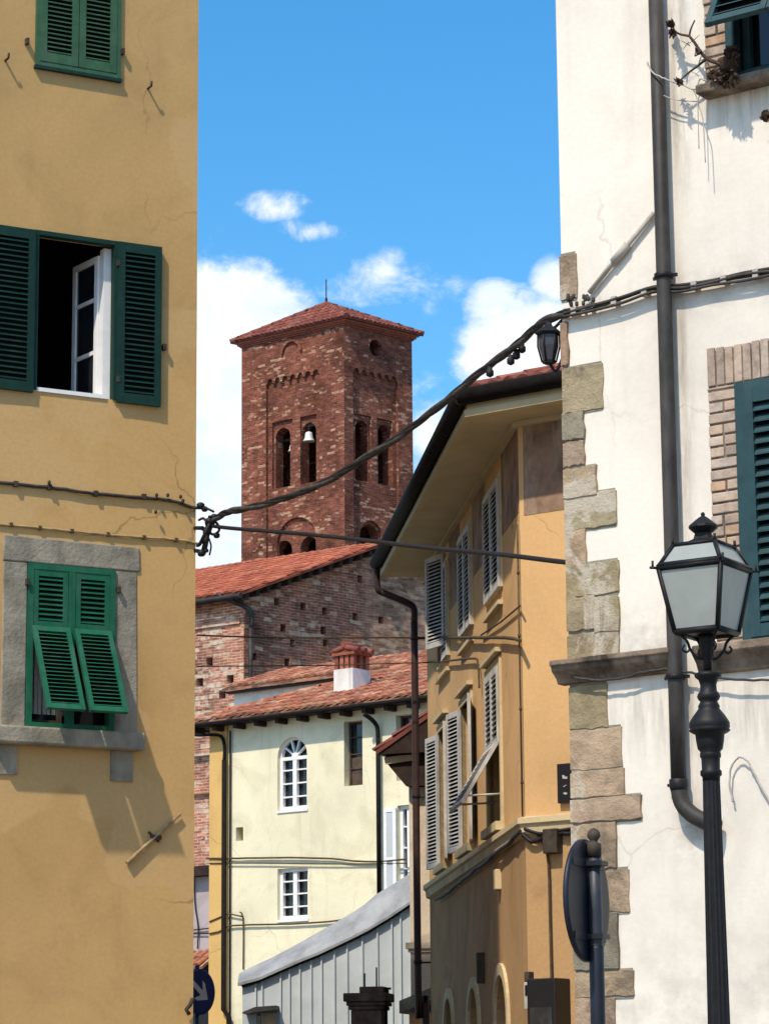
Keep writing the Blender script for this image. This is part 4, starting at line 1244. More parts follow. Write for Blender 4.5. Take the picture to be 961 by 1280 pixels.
# ================================================================== cream house
FC = Facade(at_y(285, 1100, 58), 128)
if FC.hit(500, 1100)[0] < 0: FC.ex = -FC.ex
uc0 = FC.hit(263, 1100)[0]; LC = 8.0
crm = thing('cream_house', FC.P(3, 0, 0), 'cream coloured house with white arched window under a clay tile roof, in the middle distance', 'house')
zE = FC.hit(400, 884, .35)[1]
zEw = zE - .03
wA = FC.rect(347, 384, 921, 1012); zsp = FC.hit(365, 941)[1]
wA = list(wA); zsp = wA[3] - (wA[1] - wA[0]) / 2
wB = FC.rect(347, 385, 1085, 1149)
wC = FC.rect(430, 453, 901, 982)
wD = FC.rect(495, 520, 893, 975)
wE = FC.rect(497, 520, 1006, 1112)
vt = FC.rect(295, 304, 1034, 1051)
mb = MB()
mb.wall(FC, rectloop(0, LC, 0, zEw), [archloop(wA[0], wA[1], wA[2], zsp), rectloop(*wB), rectloop(*wC), rectloop(*wD), rectloop(*wE), rectloop(*vt)], 0, .24)
a_, b_ = FC.P(uc0, 0, 0), FC.P(LC, 0, 0)
body(mb, [xy(a_), xy(b_), xy(b_ - FC.ey * 7), xy(a_ - FC.ey * 7)], 0, zEw, skip=(0,))
mb.build('wall', M['cream'], crm)
mb = MB(); mb.box(FC, uc0, -.004, -.02, .035, 0, zEw); mb.build('corner_strip', M['yellowst'], crm)
mb = MB(); mb.box(FC, vt[0], vt[1], -.23, -.20, vt[2], vt[3]); mb.build('vent', M['brownwin'], crm)
# white arched window
def panes(w, cols, rows, par_name='window', arch=None):
    fr = MB(); FC0 = globals()['FC']; FC = Frame(FC0.P(0, -.06, 0), FC0.ex, FC0.ey, UP)
    t_ = .075
    z1 = arch if arch else w[3]
    fr.box(FC, w[0], w[0] + t_, -.10, -.02, w[2], z1); fr.box(FC, w[1] - t_, w[1], -.10, -.02, w[2], z1)
    fr.box(FC, w[0] + t_, w[1] - t_, -.10, -.021, w[2], w[2] + t_); fr.box(FC, w[0] + t_, w[1] - t_, -.10, -.021, z1 - t_ * .9, z1)
    xm = (w[0] + w[1]) / 2
    fr.box(FC, xm - .05, xm + .05, -.095, -.015, w[2] + t_, z1 - t_)
    for i in range(1, rows):
        z = w[2] + (z1 - w[2]) * i / rows
        fr.box(FC, w[0] + t_, xm - .05, -.09, -.03, z - .014, z + .014); fr.box(FC, xm + .05, w[1] - t_, -.09, -.03, z - .014, z + .014)
    if arch:
        r = (w[1] - w[0]) / 2
        archband(fr, FC, w[0] + .05, w[1] - .05, arch, .05, -.10, -.02)
        for k in (1, 2, 3, 4):
            an = math.pi * k / 5
            d = Vector((math.cos(an), math.sin(an)))
            pn = Vector((-d.y, d.x)) * .016
            fr.prism(FC, [(xm + d.x * .07 + pn.x, arch + d.y * .07 + pn.y), (xm + d.x * (r - .04) + pn.x, arch + d.y * (r - .04) + pn.y), (xm + d.x * (r - .04) - pn.x, arch + d.y * (r - .04) - pn.y), (xm + d.x * .07 - pn.x, arch + d.y * .07 - pn.y)], -.09, -.03)
        fr.prism(FC, archloop(xm - .08, xm + .08, arch - .01, arch + .0), -.095, -.02)
    o = fr.build(par_name, M['wframe'], crm)
    gl = MB()
    gl.prism(FC, archloop(w[0], w[1], w[2], arch) if arch else rectloop(*w), -.15, -.12)
    gl.build('pane', M['glass'], o)
    MB().box(FC0, w[0] - .0, w[1] + .02, -.02, .025, w[2] - .05, w[2] - .003).build('sill', M['wframe'], o)
    return o
panes(wA, 2, 4, 'window', zsp)
panes(wB, 2, 4)
for w, lbl in ((wC, 'narrow brown window'), (wD, 'dark window')):
    fr = ring(MB(), FC, w[0], w[1], w[2], w[3], .04, -.20, -.155)
    for f in (.28, .5, .76): fr.box(FC, w[0] + .04, w[1] - .04, -.195, -.16, w[2] + (w[3] - w[2]) * f - .012, w[2] + (w[3] - w[2]) * f + .012)
    fo = fr.build('window', M['brownwin'], crm, label=lbl)
    MB().box(FC, w[0], w[1], -.225, -.205, w[2], w[3]).build('pane', M['glass'], fo)
    br_ = MB()
    if w is wC: br_.box(FC, w[0] + .05, w[1] - .05, -.20, -.185, w[2] + .05, w[2] + (w[3] - w[2]) * .45)
    else: br_.box(FC, w[0] + .02, w[1] - .1, -.20, -.185, w[2] + .05, w[2] + .2)
    br_.build('shutter', M['brownwin'], fo)
fo = panes(wE, 2, 4)
sw = wE[1] - wE[0]
Fsw = Frame(FC.P(wE[0] + .0, .02, 0), -FC.ex, FC.ey, UP)
ls = ring(MB(), Fsw, 0, .30, wE[2] - .02, wE[3] - .04, .075, 0, .04); ls.box(Fsw, .07, .23, .004, .036, wE[2] + .55, wE[2] + .63)
ls.build('shutter', M['wframe'], fo)
MB().box(Fsw, .07, .23, .008, .028, wE[2] + .04, wE[3] - .1).build('shutter_panel', M['zinc'], fo)
# roof with hip at the left end
rr_, ov = 3.7, .35
tp = math.tan(R(20.5))
eL, eR = FC.P(uc0 - ov, ov, zE), FC.P(LC, ov, zE)
hL = FC.P(uc0 - ov + rr_ + .1, ov - rr_, zE + rr_ * tp); tR = FC.P(LC, ov - rr_, zE + rr_ * tp)
eLb = FC.P(uc0 - ov, ov - 2 * rr_, zE)
mb = MB()
tiles(mb, [eL, eR, tR, hL], .21, .36)
tiles(mb, [eLb, eL, hL], .21, .36)
mb.poly([eLb, hL, tR, FC.P(LC, ov - 2 * rr_, zE)])
crf = mb.build('roof', M['tile'], crm)
mb = MB()
for k in range(14):
    a, b = eL.lerp(hL, k / 14), eL.lerp(hL, (k + 1.15) / 14)
    mb.tube([a + UP * .03, b + UP * .03], [.09, .07], 8)
mb.build('ridge_tiles', M['tile'], crf)
mb = MB()
mb.box(FC, uc0 - ov + .02, LC, -.02, ov - .03, zE - .09, zE - .062)
k = uc0 - ov + .1
while k < LC:
    mb.box(FC, k, k + .09, -.01, ov - .05, zE - .20, zE - .092); k += .55
mb.box(FC, uc0 - ov + .02, uc0 - .003, -6.9, -.03, zE - .09, zE - .062)
mb.build('eaves_wood', M['wood'], crm)
mb = MB(); mb.tube([FC.P(uc0 - ov, ov + .02, zE - .075), FC.P(LC, ov + .02, zE - .06)], .042, 8)
mb.tube([FC.P(uc0 - ov - .03, ov, zE - .075), FC.P(uc0 - ov - .03, -6, zE - .06)], .055, 8)
mb.build('gutter', M['gutterblack'], crm)
mb = MB()
xx = FC.hit(280, 1100, .1)[0]
zt_ = FC.hit(281, 925, .1)[1]
mb.tube(catm([FC.P(uc0 - ov + .15, ov, zE - .12), FC.P(uc0 - ov + .2, .3, zE - .25), FC.P(xx - .1, .15, zt_ + .1), FC.P(xx, .1, zt_ - .1), FC.P(xx, .1, zt_ - .4)], 5), .035, 8)
mb.tube([FC.P(xx, .1, zt_ - .4), FC.P(xx, .1, FC.hit(281, 1262, .1)[1]), FC.P(xx + .15, .1, FC.hit(281, 1272, .1)[1]), FC.P(xx + .2, .1, .2)], .05, 8)
x2 = FC.hit(287, 1100, .06)[0]
mb.tube([FC.P(x2, .05, zE - .2), FC.P(x2, .05, 1.0)], .018, 6)
mb.build('downpipe', M['gutterblack'], crm)
mb = MB()
xx = FC.hit(473, 1000, .1)[0]
mb.tube(catm([FC.P(FC.hit(457, 895, .3)[0], ov, FC.hit(457, 893, .3)[1]), FC.at(464, 899, .2), FC.at(471, 908, .1), FC.P(xx, .1, FC.hit(473, 922, .1)[1])], 5), .045, 8)
mb.tube([FC.P(xx, .1, FC.hit(473, 922, .1)[1]), FC.P(xx, .1, FC.hit(473, 1125, .1)[1])], .045, 8)
mb.build('downpipe', M['gutterblack'], crm)
# chimney on the roof
un, zn = FC.hit(440, 852, -1.0)
pc = FC.P(un, -1.0, 0)
zb, zt2, zcap = FC.hit(440, 864, -1.0)[1] - .15, FC.hit(440, 838, -1.0)[1], FC.hit(440, 821, -1.0)[1]
hwx = .245
Fch = Frame(FC.P(un, -1.0, 0), FC.ex, FC.ey, UP)
ch = MB().box(Fch, -hwx, hwx, -.28, .28, zb - .3, zt2).build('chimney', M['chalk'], crf)
mb = MB()
for sx in (-1, -.33, .33, 1):
    for sy in (-1, 1): mb.box(Fch, sx * .2 - .045, sx * .2 + .045, sy * .2 - .05, sy * .2 + .05, zt2 + .002, zcap)
for sx in (-1, 1): mb.box(Fch, sx * .2 - .044, sx * .2 + .044, -.05, .05, zt2 + .002, zcap)
mb.box(Fch, -.29, .29, -.29, .29, zcap + .001, zcap + .06)
mb.build('chimney_brickwork', M['redbrick'], ch)
mb = MB()
for sx in (-1, 1):
    for j in range(3):
        y_ = -.22 + j * .22
        mb.tube([Fch.P(sx * .36, y_, zcap + .08), Fch.P(sx * .02, y_, zcap + .17)], [.065, .06], 8)
mb.tube([Fch.P(0, -.28, zcap + .22), Fch.P(0, .28, zcap + .22)], .06, 8)
mb.build('chimney_cap', M['tiledark'], ch)
# cables on this house
k = wallrun(FC, [(258, 1073), (290, 1073), (350, 1072), (410, 1073), (440, 1076), (470, 1077), (508, 1074)], .018, .05, .003)
k.tube(catm([FC.at(x, y, .05) for x, y in [(262, 1079), (330, 1079), (420, 1080), (508, 1079)]], 5), .012, 6)
tag(k.build('wall_cable', M['cableochre']), 'dark double cable across the cream house between arched and square window', 'cable')
k = wallrun(FC, [(262, 1167), (275, 1164), (285, 1158), (310, 1156), (360, 1155), (410, 1152), (438, 1148)], .017, .05, .003)
tag(k.build('wall_cable', M['cableochre']), 'cable across the cream house below the square window', 'cable')
k = wallrun(FC, [(300, 1140), (304, 1150), (304, 1212)], .014, .04, .0)
k.tube([FC.at(262, 1152, .05), FC.at(276, 1146, .05), FC.at(286, 1142, .06), FC.at(304, 1146, .05)], .014, 6)
tag(k.build('wall_cable', M['cableochre']), 'short cable and thin vertical rod at the left end of the cream house', 'cable')
# raised roof block behind the hip
FU = Facade(FC.P(0, ov - rr_ - .25, 0), 128)
if (FU.ex.dot(FC.ex)) < 0: FU.ex = -FU.ex
ua, za = FU.hit(293, 862); ub, zb_ = FU.hit(425, 845)
zU = (za + zb_) / 2
rbl = thing('rear_house', FU.P(ua + 2, 0, 0), 'white plastered rear house with low tile roof, between cream house and brick church', 'house')
mb = MB(); mb.zprism([xy(FU.P(ua, 0, 0)), xy(FU.P(ua + 8, 0, 0)), xy(FU.P(ua + 8, -3, 0)), xy(FU.P(ua, -3, 0))], 0, zU - .06)
mb.build('wall', M['chalk'], rbl)
mb = MB(); run = 1.9; zr_ = zU + run * math.tan(R(17))
tiles(mb, [FU.P(ua - .15, .25, zU), FU.P(ua + 8, .25, zU), FU.P(ua + 8, .25 - run, zr_), FU.P(ua - .15, .25 - run, zr_)], .21, .36)
rro = mb.build('roof', M['tile'], rbl)
MB().box(FU, ua - .1, ua + 8, .02, .20, zU - .10, zU - .062).build('eaves_wood', M['wood'], rro)

# ================================================================== brick church behind
FBl = Facade(at_y(305, 740, 73), -54)
FBr = Facade(at_y(305, 740, 73), 48)
FBr.O = FBl.O.copy()
if FBr.hit(450, 760)[0] < 0: FBr.ex = -FBr.ex
if FBl.hit(250, 760)[0] < 0: FBl.ex = -FBl.ex
zB = FBl.hit(303, 742)[1]
ur, zr_ = FBr.hit(477, 682)
LL = 14.0
chr_ = thing('brick_church', FBl.O, 'old brown brick church wall with a red tiled roof, below the bell tower', 'church')
hb = []
for px, py in ((379, 758), (406, 764), (404, 788), (354, 785), (407, 804), (366, 804), (359, 828), (318, 821), (444, 771), (476, 775), (450, 724), (346, 752)):
    u, z = FBr.hit(px, py); hb.append(rectloop(u - .09, u + .09, z - .10, z + .10))
mb = MB()
mb.wall(FBr, [(0, 0), (2 * ur, 0), (2 * ur, zB), (ur, zr_), (0, zB)], hb, 0, .35)
M['church'] = masonry('church_brick', (.30, .115, .075, 1), (.18, .074, .052, 1), (.35, .21, .14, 1), (.66, .46, .31, 1), 1.52, stone=(.42, .13), dark=.55,
                      rubble=(FBr.O.dot(FBr.ex) + FBr.hit(462, 760)[0], .55, (.35, .235, .15, 1)), lstr=.85)
mb.build('gable_wall', M['church'], chr_)
hb2 = []
for px, py in ((262, 827), (250, 853), (278, 868), (288, 849), (268, 960)):
    u, z = FBl.hit(px, py); hb2.append(rectloop(u - .11, u + .11, z - .11, z + .11))
mb = MB()
mb.wall(FBl, rectloop(0, LL, 0, zB), hb2, 0, .35)
mb.poly([FBl.P(LL, 0, 0), FBl.P(LL, -2 * ur, 0), FBl.P(LL, -2 * ur, zB), FBl.P(LL, 0, zB)])
mb.build('side_wall', M['churchl'], chr_)
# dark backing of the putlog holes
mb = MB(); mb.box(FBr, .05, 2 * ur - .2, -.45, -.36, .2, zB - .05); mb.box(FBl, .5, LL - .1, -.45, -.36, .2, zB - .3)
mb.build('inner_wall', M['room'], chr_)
# band of lighter masonry and slim cornices on the side wall
mb = MB()
za_ = FBl.hit(280, 778)[1]
mb.box(FBl, .1, LL, -.02, .06, za_ - .10, za_ + .04)
z9 = FBl.hit(256, 989)[1]; mb.box(FBl, 1.0, LL, -.02, .10, z9 - .08, z9 + .05)
z9 = FBl.hit(256, 941)[1]; mb.box(FBl, 1.0, LL, -.02, .14, z9 - .10, z9 + .10)
mb.build_each('masonry_band', M['churchl'], chr_, .02)
rs = (zr_ - zB) / ur
mb = MB()
def RB(u, o, ext):  # point on the roof: u along gable from corner, o outward over gable or along the side
    return None
ov_ = .35
P_ = lambda s_, u_: FBl.O + FBl.ex * s_ + FBr.ex * u_ + UP * (zB + .10 + rs * u_)
tiles(mb, [P_(LL, -ov_), P_(-ov_, -ov_), P_(-ov_, ur), P_(LL, ur)], .24, .40, .05)
Q_ = lambda s_, u_: FBl.O + FBl.ex * s_ + FBr.ex * u_ + UP * (zB + .10 + rs * (2 * ur - u_))
tiles(mb, [Q_(-ov_, 2 * ur + ov_), Q_(LL, 2 * ur + ov_), Q_(LL, ur), Q_(-ov_, ur)], .24, .40, .05)
brf = mb.build('roof', M['tilered'], chr_)
mb = MB()
mb.tube([P_(-.12 + .0, -ov_) - UP * .12, P_(-.12, ur) - UP * .12], .06, 6)
for k in range(14):
    u_ = -.2 + k * ur / 13.5
    mb.box(Frame(P_(-.2, u_) - UP * .16, FBl.ex, FBr.ex, UP), -.12, .2, -.05, .05, -.08, .06)
mb.box(Frame(FBl.P(0, 0, zB), FBl.ex, FBl.ey, UP), -.1, LL, .0, .22, -.13, -.02)
mb.build('eaves_wood', M['wood'], chr_)
mb = MB()
mb.tube([P_(-.3, -ov_ - .05) - UP * .08, P_(LL, -ov_ - .05) - UP * .08], .075, 8)
mb.build('gutter', M['pipe'], chr_)
mb = MB()
dz = FBr.hit(307, 845)[1]
mb.tube(catm([FBl.P(.6, .35, zB + .0), FBl.P(.35, .3, zB - .15), FBr.P(.12, .12, zB - .45), FBr.P(.13, .12, zB - .9)], 5), .06, 8)
mb.tube([FBr.P(.13, .12, zB - .9), FBr.P(.13, .12, dz), FBr.P(.13, .12, dz - 6)], .06, 8)
mb.build('downpipe', M['pipe'], chr_)
# low grey-lilac house in the gap at the left
FG = Facade(at_y(252, 1140, 64.5), 128)
lil = thing('lilac_house', FG.O, 'low lilac-grey rendered house with a tiled awning, in the gap beside the ochre house', 'house')
zg = FG.hit(252, 1096)[1]; zg2 = FG.hit(252, 1196)[1]
sgx = FG.hit(262, 1140)[0]; rt_ = 1 if sgx > 0 else -1
mb = MB(); mb.zprism([xy(FG.P(-3.5 * rt_, 0, 0)), xy(FG.P(.55 * rt_, 0, 0)), xy(FG.P(.55 * rt_, -3, 0)), xy(FG.P(-3.5 * rt_, -3, 0))], zg2, zg); mb.build('wall', M['lilac'], lil)
mb = MB(); mb.box(FG, min(-3.6 * rt_, .55 * rt_), max(-3.6 * rt_, .55 * rt_), -3, .25, zg + .003, zg + .22); mb.build('eaves', M['wood'], lil)
mb = MB()
s0 = min(-3.5 * rt_, .55 * rt_); s1 = max(-3.5 * rt_, .55 * rt_)
tiles(mb, [FG.P(s0, .6, zg2 - .25), FG.P(s1, .6, zg2 - .25), FG.P(s1, .005, zg2 + .1), FG.P(s0, .005, zg2 + .1)], .2, .34)
mb.build('awning_tiles', M['tile'], lil)
mb = MB(); mb.box(FG, s0, s1, -3, -.05, 0, zg2 - .004); mb.build('shopfront', M['blackpanel'], lil)
mb = MB()
mb.tube(catm([FG.at(243, 1095, .05), FG.at(244, 1130, .05), FG.at(248, 1160, .05), FG.at(247, 1186, .05)], 5), .015, 6)
mb.tube([FG.at(238, 1163, .05), FG.at(264, 1160, .05)], .014, 6); mb.tube([FG.at(238, 1167, .05), FG.at(264, 1167, .05)], .014, 6)
tag(mb.build('wall_cable', M['cable']), 'thin cables across the lilac-grey house wall in the narrow gap', 'cable')
# ================================================================== bell tower
T0_ = at_y(430, 500, 105)
FTl = Facade(T0_, -52); FTr = Facade(T0_, 48)
FTr.O = FTl.O.copy()
if FTr.hit(500, 500)[0] < 0: FTr.ex = -FTr.ex
if FTl.hit(330, 500)[0] < 0: FTl.ex = -FTl.ex
WLf, WRt = FTl.hit(302, 560)[0], FTr.hit(516, 560)[0]
zT = FTl.hit(428, 402)[1]
tow = thing('bell_tower', FTl.O, 'square brown brick bell tower with arched openings and a low tiled roof', 'tower')
def px5(cx, cy): return 280 + cx * .2814, 340 + cy * .2813
def arched_px(F, cx0, cx1, ctop, cbot, off=0):
    x0, t0 = px5(cx0, ctop); x1, b0 = px5(cx1, cbot)
    a = F.rect(x0, x1, t0, b0, off)
    return a
def arcade_loop(a, b, z0, zt, n):
    """recess outline with a scalloped (Lombard band) head; a<b along, zt = springing"""
    w_ = (b - a) / n
    L = [(a, z0), (b, z0), (b, zt)]
    for k in range(n - 1, -1, -1):
        c = a + w_ * (k + .5); r = w_ * .34
        L += [(c + r, zt)]
        L += [(c + r * math.cos(math.pi * j / 6), zt + .06 + r * math.sin(math.pi * j / 6)) for j in range(0, 7)]
        L += [(c - r, zt)]
    L += [(a, zt)]
    out = []
    for p in L:
        if not out or (Vector(p) - Vector(out[-1])).length > 1e-4: out.append(p)
    return out
twall = MB(); tdark = MB(); tarch = MB()
D1, D2 = .13, .24
def face(F, W, rec, zspring, zlow, nar, wins, frames, lows, oculus, blind):
    holes = [arcade_loop(rec[0], rec[1], zlow, zspring, nar)]
    if oculus: 
        u, z, r = oculus; holes.append([(u + r * math.cos(2 * math.pi * k / 16), z + r * math.sin(2 * math.pi * k / 16)) for k in range(16)])
    twall.wall(F, rectloop(0, W, 0, zT), holes, 0, D1)
    if oculus:
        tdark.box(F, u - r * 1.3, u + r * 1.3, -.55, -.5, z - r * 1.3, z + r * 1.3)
        MB().wall(F, rectloop(u - r * 1.3, u + r * 1.3, z - r * 1.3, z + r * 1.3), [holes[-1]], -D1 + .002, .36).build('round_window', M['tower'], tow)
    MB().wall(F, rectloop(rec[0] - .02, rec[1] + .02, zlow - .1, zspring + .6), [rectloop(*f) for f in frames] + [lw[0] for lw in lows], -D1, D2 - D1).build('recessed_panel', M['tower'], tow)
    for f, w in zip(frames, wins):
        zs = w[3] - (w[1] - w[0]) / 2
        MB().wall(F, rectloop(f[0] - .01, f[1] + .01, f[2] - .01, f[3] + .01), [archloop(w[0], w[1], w[2], zs)], -D2, .45).build('arched_opening', M['tower'], tow)
    for big, inner in lows:
        us = [p[0] for p in big]; zs_ = [p[1] for p in big]
        MB().wall(F, rectloop(min(us) - .01, max(us) + .01, min(zs_) - .01, max(zs_) + .01), inner, -D2, .45).build('arched_opening', M['tower'], tow)
    if blind:
        u, zs, r = blind; archband(tarch, F, u - r, u + r, zs, .10, -.02, .09)
# left face
fr1 = arched_px(FTl, 214, 304, 660, 958, -D1); fr2 = arched_px(FTl, 338, 412, 640, 925, -D1)
zb_ = min(fr1[2], fr2[2]); zt_ = max(fr1[3], fr2[3])
frl = [(fr1[0], fr1[1], zb_, zt_), (fr2[0], fr2[1], zb_, zt_)]
wl1 = arched_px(FTl, 230, 295, 690, 958, -D2); wl2 = arched_px(FTl, 345, 410, 672, 925, -D2)
za_ = (wl1[3] + wl2[3]) / 2; zc_ = (wl1[2] + wl2[2]) / 2
winl = [(wl1[0], wl1[1], zb_, za_), (wl2[0], wl2[1], zb_, za_)]
recl = FTl.rect(px5(187, 600)[0], px5(425, 600)[0], 450, 700)
zsp_l = FTl.hit(*px5(300, 476))[1]
bigA = arched_px(FTl, 236, 408, 1090, 1400, -D1)
zspb = bigA[3] - (bigA[1] - bigA[0]) / 2 * .9
big = archloop(bigA[0], bigA[1], zspb - 2.2, zspb, (bigA[3] - zspb))
la = arched_px(FTl, 230, 303, 1190, 1400, -D2); lb = arched_px(FTl, 340, 415, 1178, 1400, -D2)
lz = (la[3] + lb[3]) / 2
inn = [archloop(q[0], q[1], zspb - 2.1, lz - (q[1] - q[0]) / 2) for q in (la, lb)]
bl = arched_px(FTl, 265, 340, 312, 380)
face(FTl, WLf, (recl[0], recl[1]), zsp_l, 2.0, 7, winl, frl, [(big, inn)], None, ((bl[0] + bl[1]) / 2, bl[3] - (bl[1] - bl[0]) / 2, (bl[1] - bl[0]) / 2))
# right face
g1 = arched_px(FTr, 580, 655, 630, 925, -D1); g2 = arched_px(FTr, 680, 748, 660, 950, -D1)
zb2, zt2 = (g1[2] + g2[2]) / 2, (g1[3] + g2[3]) / 2
frr = [(g1[0] - .0, g1[1], zb2, zt2), (g2[0], g2[1], zb2, zt2)]
h1 = arched_px(FTr, 583, 640, 657, 925, -D2); h2 = arched_px(FTr, 684, 738, 683, 950, -D2)
zq = (h1[3] + h2[3]) / 2
winr = [(h1[0], h1[1], zb2, zq), (h2[0], h2[1], zb2, zq)]
recr = FTr.rect(px5(575, 600)[0], px5(775, 600)[0], 450, 700)
zsp_r = FTr.hit(*px5(680, 468))[1]
lo = arched_px(FTr, 612, 695, 1120, 1250, -D1)
lor = archloop(lo[0] - .1, lo[1] + .1, lo[2] - 1.5, lo[3] - (lo[1] - lo[0]) / 2, (lo[1] - lo[0]) / 2 + .12)
lin_ = [archloop(lo[0], lo[1], lo[2] - 1.4, lo[3] - (lo[1] - lo[0]) / 2)]
oc_u, oc_z = FTr.hit(*px5(674, 338)); oc_r = .33
face(FTr, WRt, (recr[0], recr[1]), zsp_r, 2.0, 6, winr, frr, [(lor, lin_)], (oc_u, oc_z, oc_r), None)
# the two far sides, with openings opposite the front ones
FT3 = Frame(FTr.P(WRt, 0, 0), FTl.ex, -FTl.ey, UP)
FT4 = Frame(FTl.P(WLf, 0, 0), FTr.ex, -FTr.ey, UP)
hl = [archloop(w[0], w[1], w[2], w[3] - (w[1] - w[0]) / 2) for w in winl] + inn
hr = [archloop(w[0], w[1], w[2], w[3] - (w[1] - w[0]) / 2) for w in winr]
p3, p4 = FTr.P(WRt, 0, 0), FTl.P(WLf, 0, 0)
far = p3 + (p4 - FTl.O); far.z = 0
FT3 = Frame(Vector((p3.x, p3.y, 0)), far - Vector((p3.x, p3.y, 0)), -FTl.ey, UP)
FT4 = Frame(Vector((p4.x, p4.y, 0)), far - Vector((p4.x, p4.y, 0)), -FTr.ey, UP)
twall.wall(FT3, rectloop(0, WLf, 0, zT), [archloop(WLf / 2 - .3, WLf / 2 + .3, zb_ - 4.2, zb_ - 2.2), archloop(winl[0][0], winl[0][1], winl[0][3] - .55, winl[0][3] - .3)], 0, 0)
twall.wall(FT4, rectloop(0, WRt, 0, zT), [], 0, 0)
two = twall.build('wall', M['tower'], tow)


tarch.build('blind_arch', M['tower'], tow)
tdark.build('shutter', M['room'], tow)  # dark sheet behind the round window, standing in for the shade inside
# floors inside, which darken the openings
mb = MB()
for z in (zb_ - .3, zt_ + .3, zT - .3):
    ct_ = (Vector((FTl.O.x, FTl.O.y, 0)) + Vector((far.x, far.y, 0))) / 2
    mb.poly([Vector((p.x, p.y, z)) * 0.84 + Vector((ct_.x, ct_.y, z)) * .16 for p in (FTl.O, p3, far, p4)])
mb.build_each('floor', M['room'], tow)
# louvre boards low in the window openings
mb = MB()
for F_, ws in ((FTl, winl), (FTr, winr)):
    for w in ws:
        mb.box(F_, w[0] + .02, w[0] + (w[1] - w[0]) * .42, -.66, -.6, w[2] + .02, w[2] + (w[3] - w[2]) * .62)
mb.build_each('board', M['pipe'], tow)
# cornice and roof
cn = MB()
fr_ = [FTl.O, p3, far, p4]
ctr = (Vector((fr_[0].x, fr_[0].y, 0)) + Vector((far.x, far.y, 0))) / 2
def out(p, d):
    v = Vector((p.x, p.y, 0)) - ctr
    return ctr + v * ((v.length + d * 1.35) / v.length)
for d, z0, z1 in ((.06, zT - .16, zT - .10), (.13, zT - .10, zT - .02), (.20, zT - .02, zT + .06)):
    cn.zprism([xy(out(p, d)) for p in fr_], z0, z1 - .003)
cn.build('cornice', M['redbrick'], tow)
apx = at_y(408, 380.5, (ctr.y)).z
rf_ = MB(); E = [out(p, .34) for p in fr_]
ap = Vector((ctr.x, ctr.y, apx))
zeT = zT + .08
for i in range(4):
    a, b = E[i], E[(i + 1) % 4]
    tiles(rf_, [Vector((a.x, a.y, zeT)), Vector((b.x, b.y, zeT)), ap], .22, .38)
trf = rf_.build('roof', M['tiledark'], tow)
mb = MB()
for p in E:
    a0_ = Vector((p.x, p.y, zeT + .03)); a1_ = ap + UP * .03
    n = 9
    for k in range(n): mb.tube([a0_.lerp(a1_, k / n), a0_.lerp(a1_, (k + 1.1) / n)], [.11, .09], 7)
mb.build('ridge_tiles', M['tiledark'], trf)
mb = MB(); mb.tube([ap, ap + UP * .25], .05, 8); mb.tube([ap + UP * .2, ap + UP * 1.0], .022, 6)
mb.build('lightning_rod', M['iron'], trf)
# bells seen in the left-hand openings
w = winl[1]
bc = FTl.P((w[0] + w[1]) / 2 + .10, -.36, w[3] - .70)
def bell(c, s, lbl, mat):
    o = MB().lathe(c, [(.30 * s, 0), (.36 * s, -.02 * s), (.33 * s, .06 * s), (.25 * s, .18 * s), (.22 * s, .42 * s), (.19 * s, .52 * s), (.08 * s, .58 * s), (.03 * s, .6 * s)], 20).build('bell', mat)
    tag(o, lbl, 'bell')
    h = MB(); h.tube([c + UP * .58 * s, c + UP * .95 * s], .03, 6); h.box(Frame(c + UP * .95 * s, FTl.ex, FTl.ey, UP), -.5, .5, -.05, .05, -.05, .05)
    h.build('headstock', M['pipe'], o)
bell(bc, .66, 'pale bell in the right opening of the tower side facing the ochre house', M['bell'])
w = winl[0]
bell(FTl.P((w[0] + w[1]) / 2 - .05, -.75, w[3] - .85), .5, 'smaller bell hanging in the left opening of the tower', M['bell'])

# ================================================================== zinc clad structure
FZ = Facade(at_y(305, 1240, 47.5), 97)
if FZ.hit(500, 1200)[0] < 0: FZ.ex = -FZ.ex
zt_pts = [(299, 1217), (318, 1207), (340, 1197), (370, 1181), (400, 1164), (440, 1141), (455, 1131), (470, 1118), (490, 1106), (512, 1092), (540, 1074), (570, 1056)]
zl_pts = [(303, 1229), (325, 1222), (350, 1211), (375, 1200), (400, 1190), (440, 1171), (460, 1161), (475, 1152), (490, 1143), (512, 1128), (540, 1108), (570, 1088)]
top = [FZ.hit(x, y) for x, y in zt_pts]; low = [FZ.hit(x, y) for x, y in zl_pts]
zc = thing('zinc_annex', FZ.P(1.5, 0, 0), 'grey standing-seam zinc structure with a curved sloping top, in front of the cream house', 'structure')
mb = MB()
mb.prism(FZ, [(low[0][0] + .02, 0)] + [(low[-1][0], 0)] + [(u, z) for u, z in reversed(low)], -3.0, 0)
mb.build('wall', M['zinc'], zc)
mb = MB()
for i in range(len(low) - 1):
    for o0, o1 in ((.005, .09),):
        pass
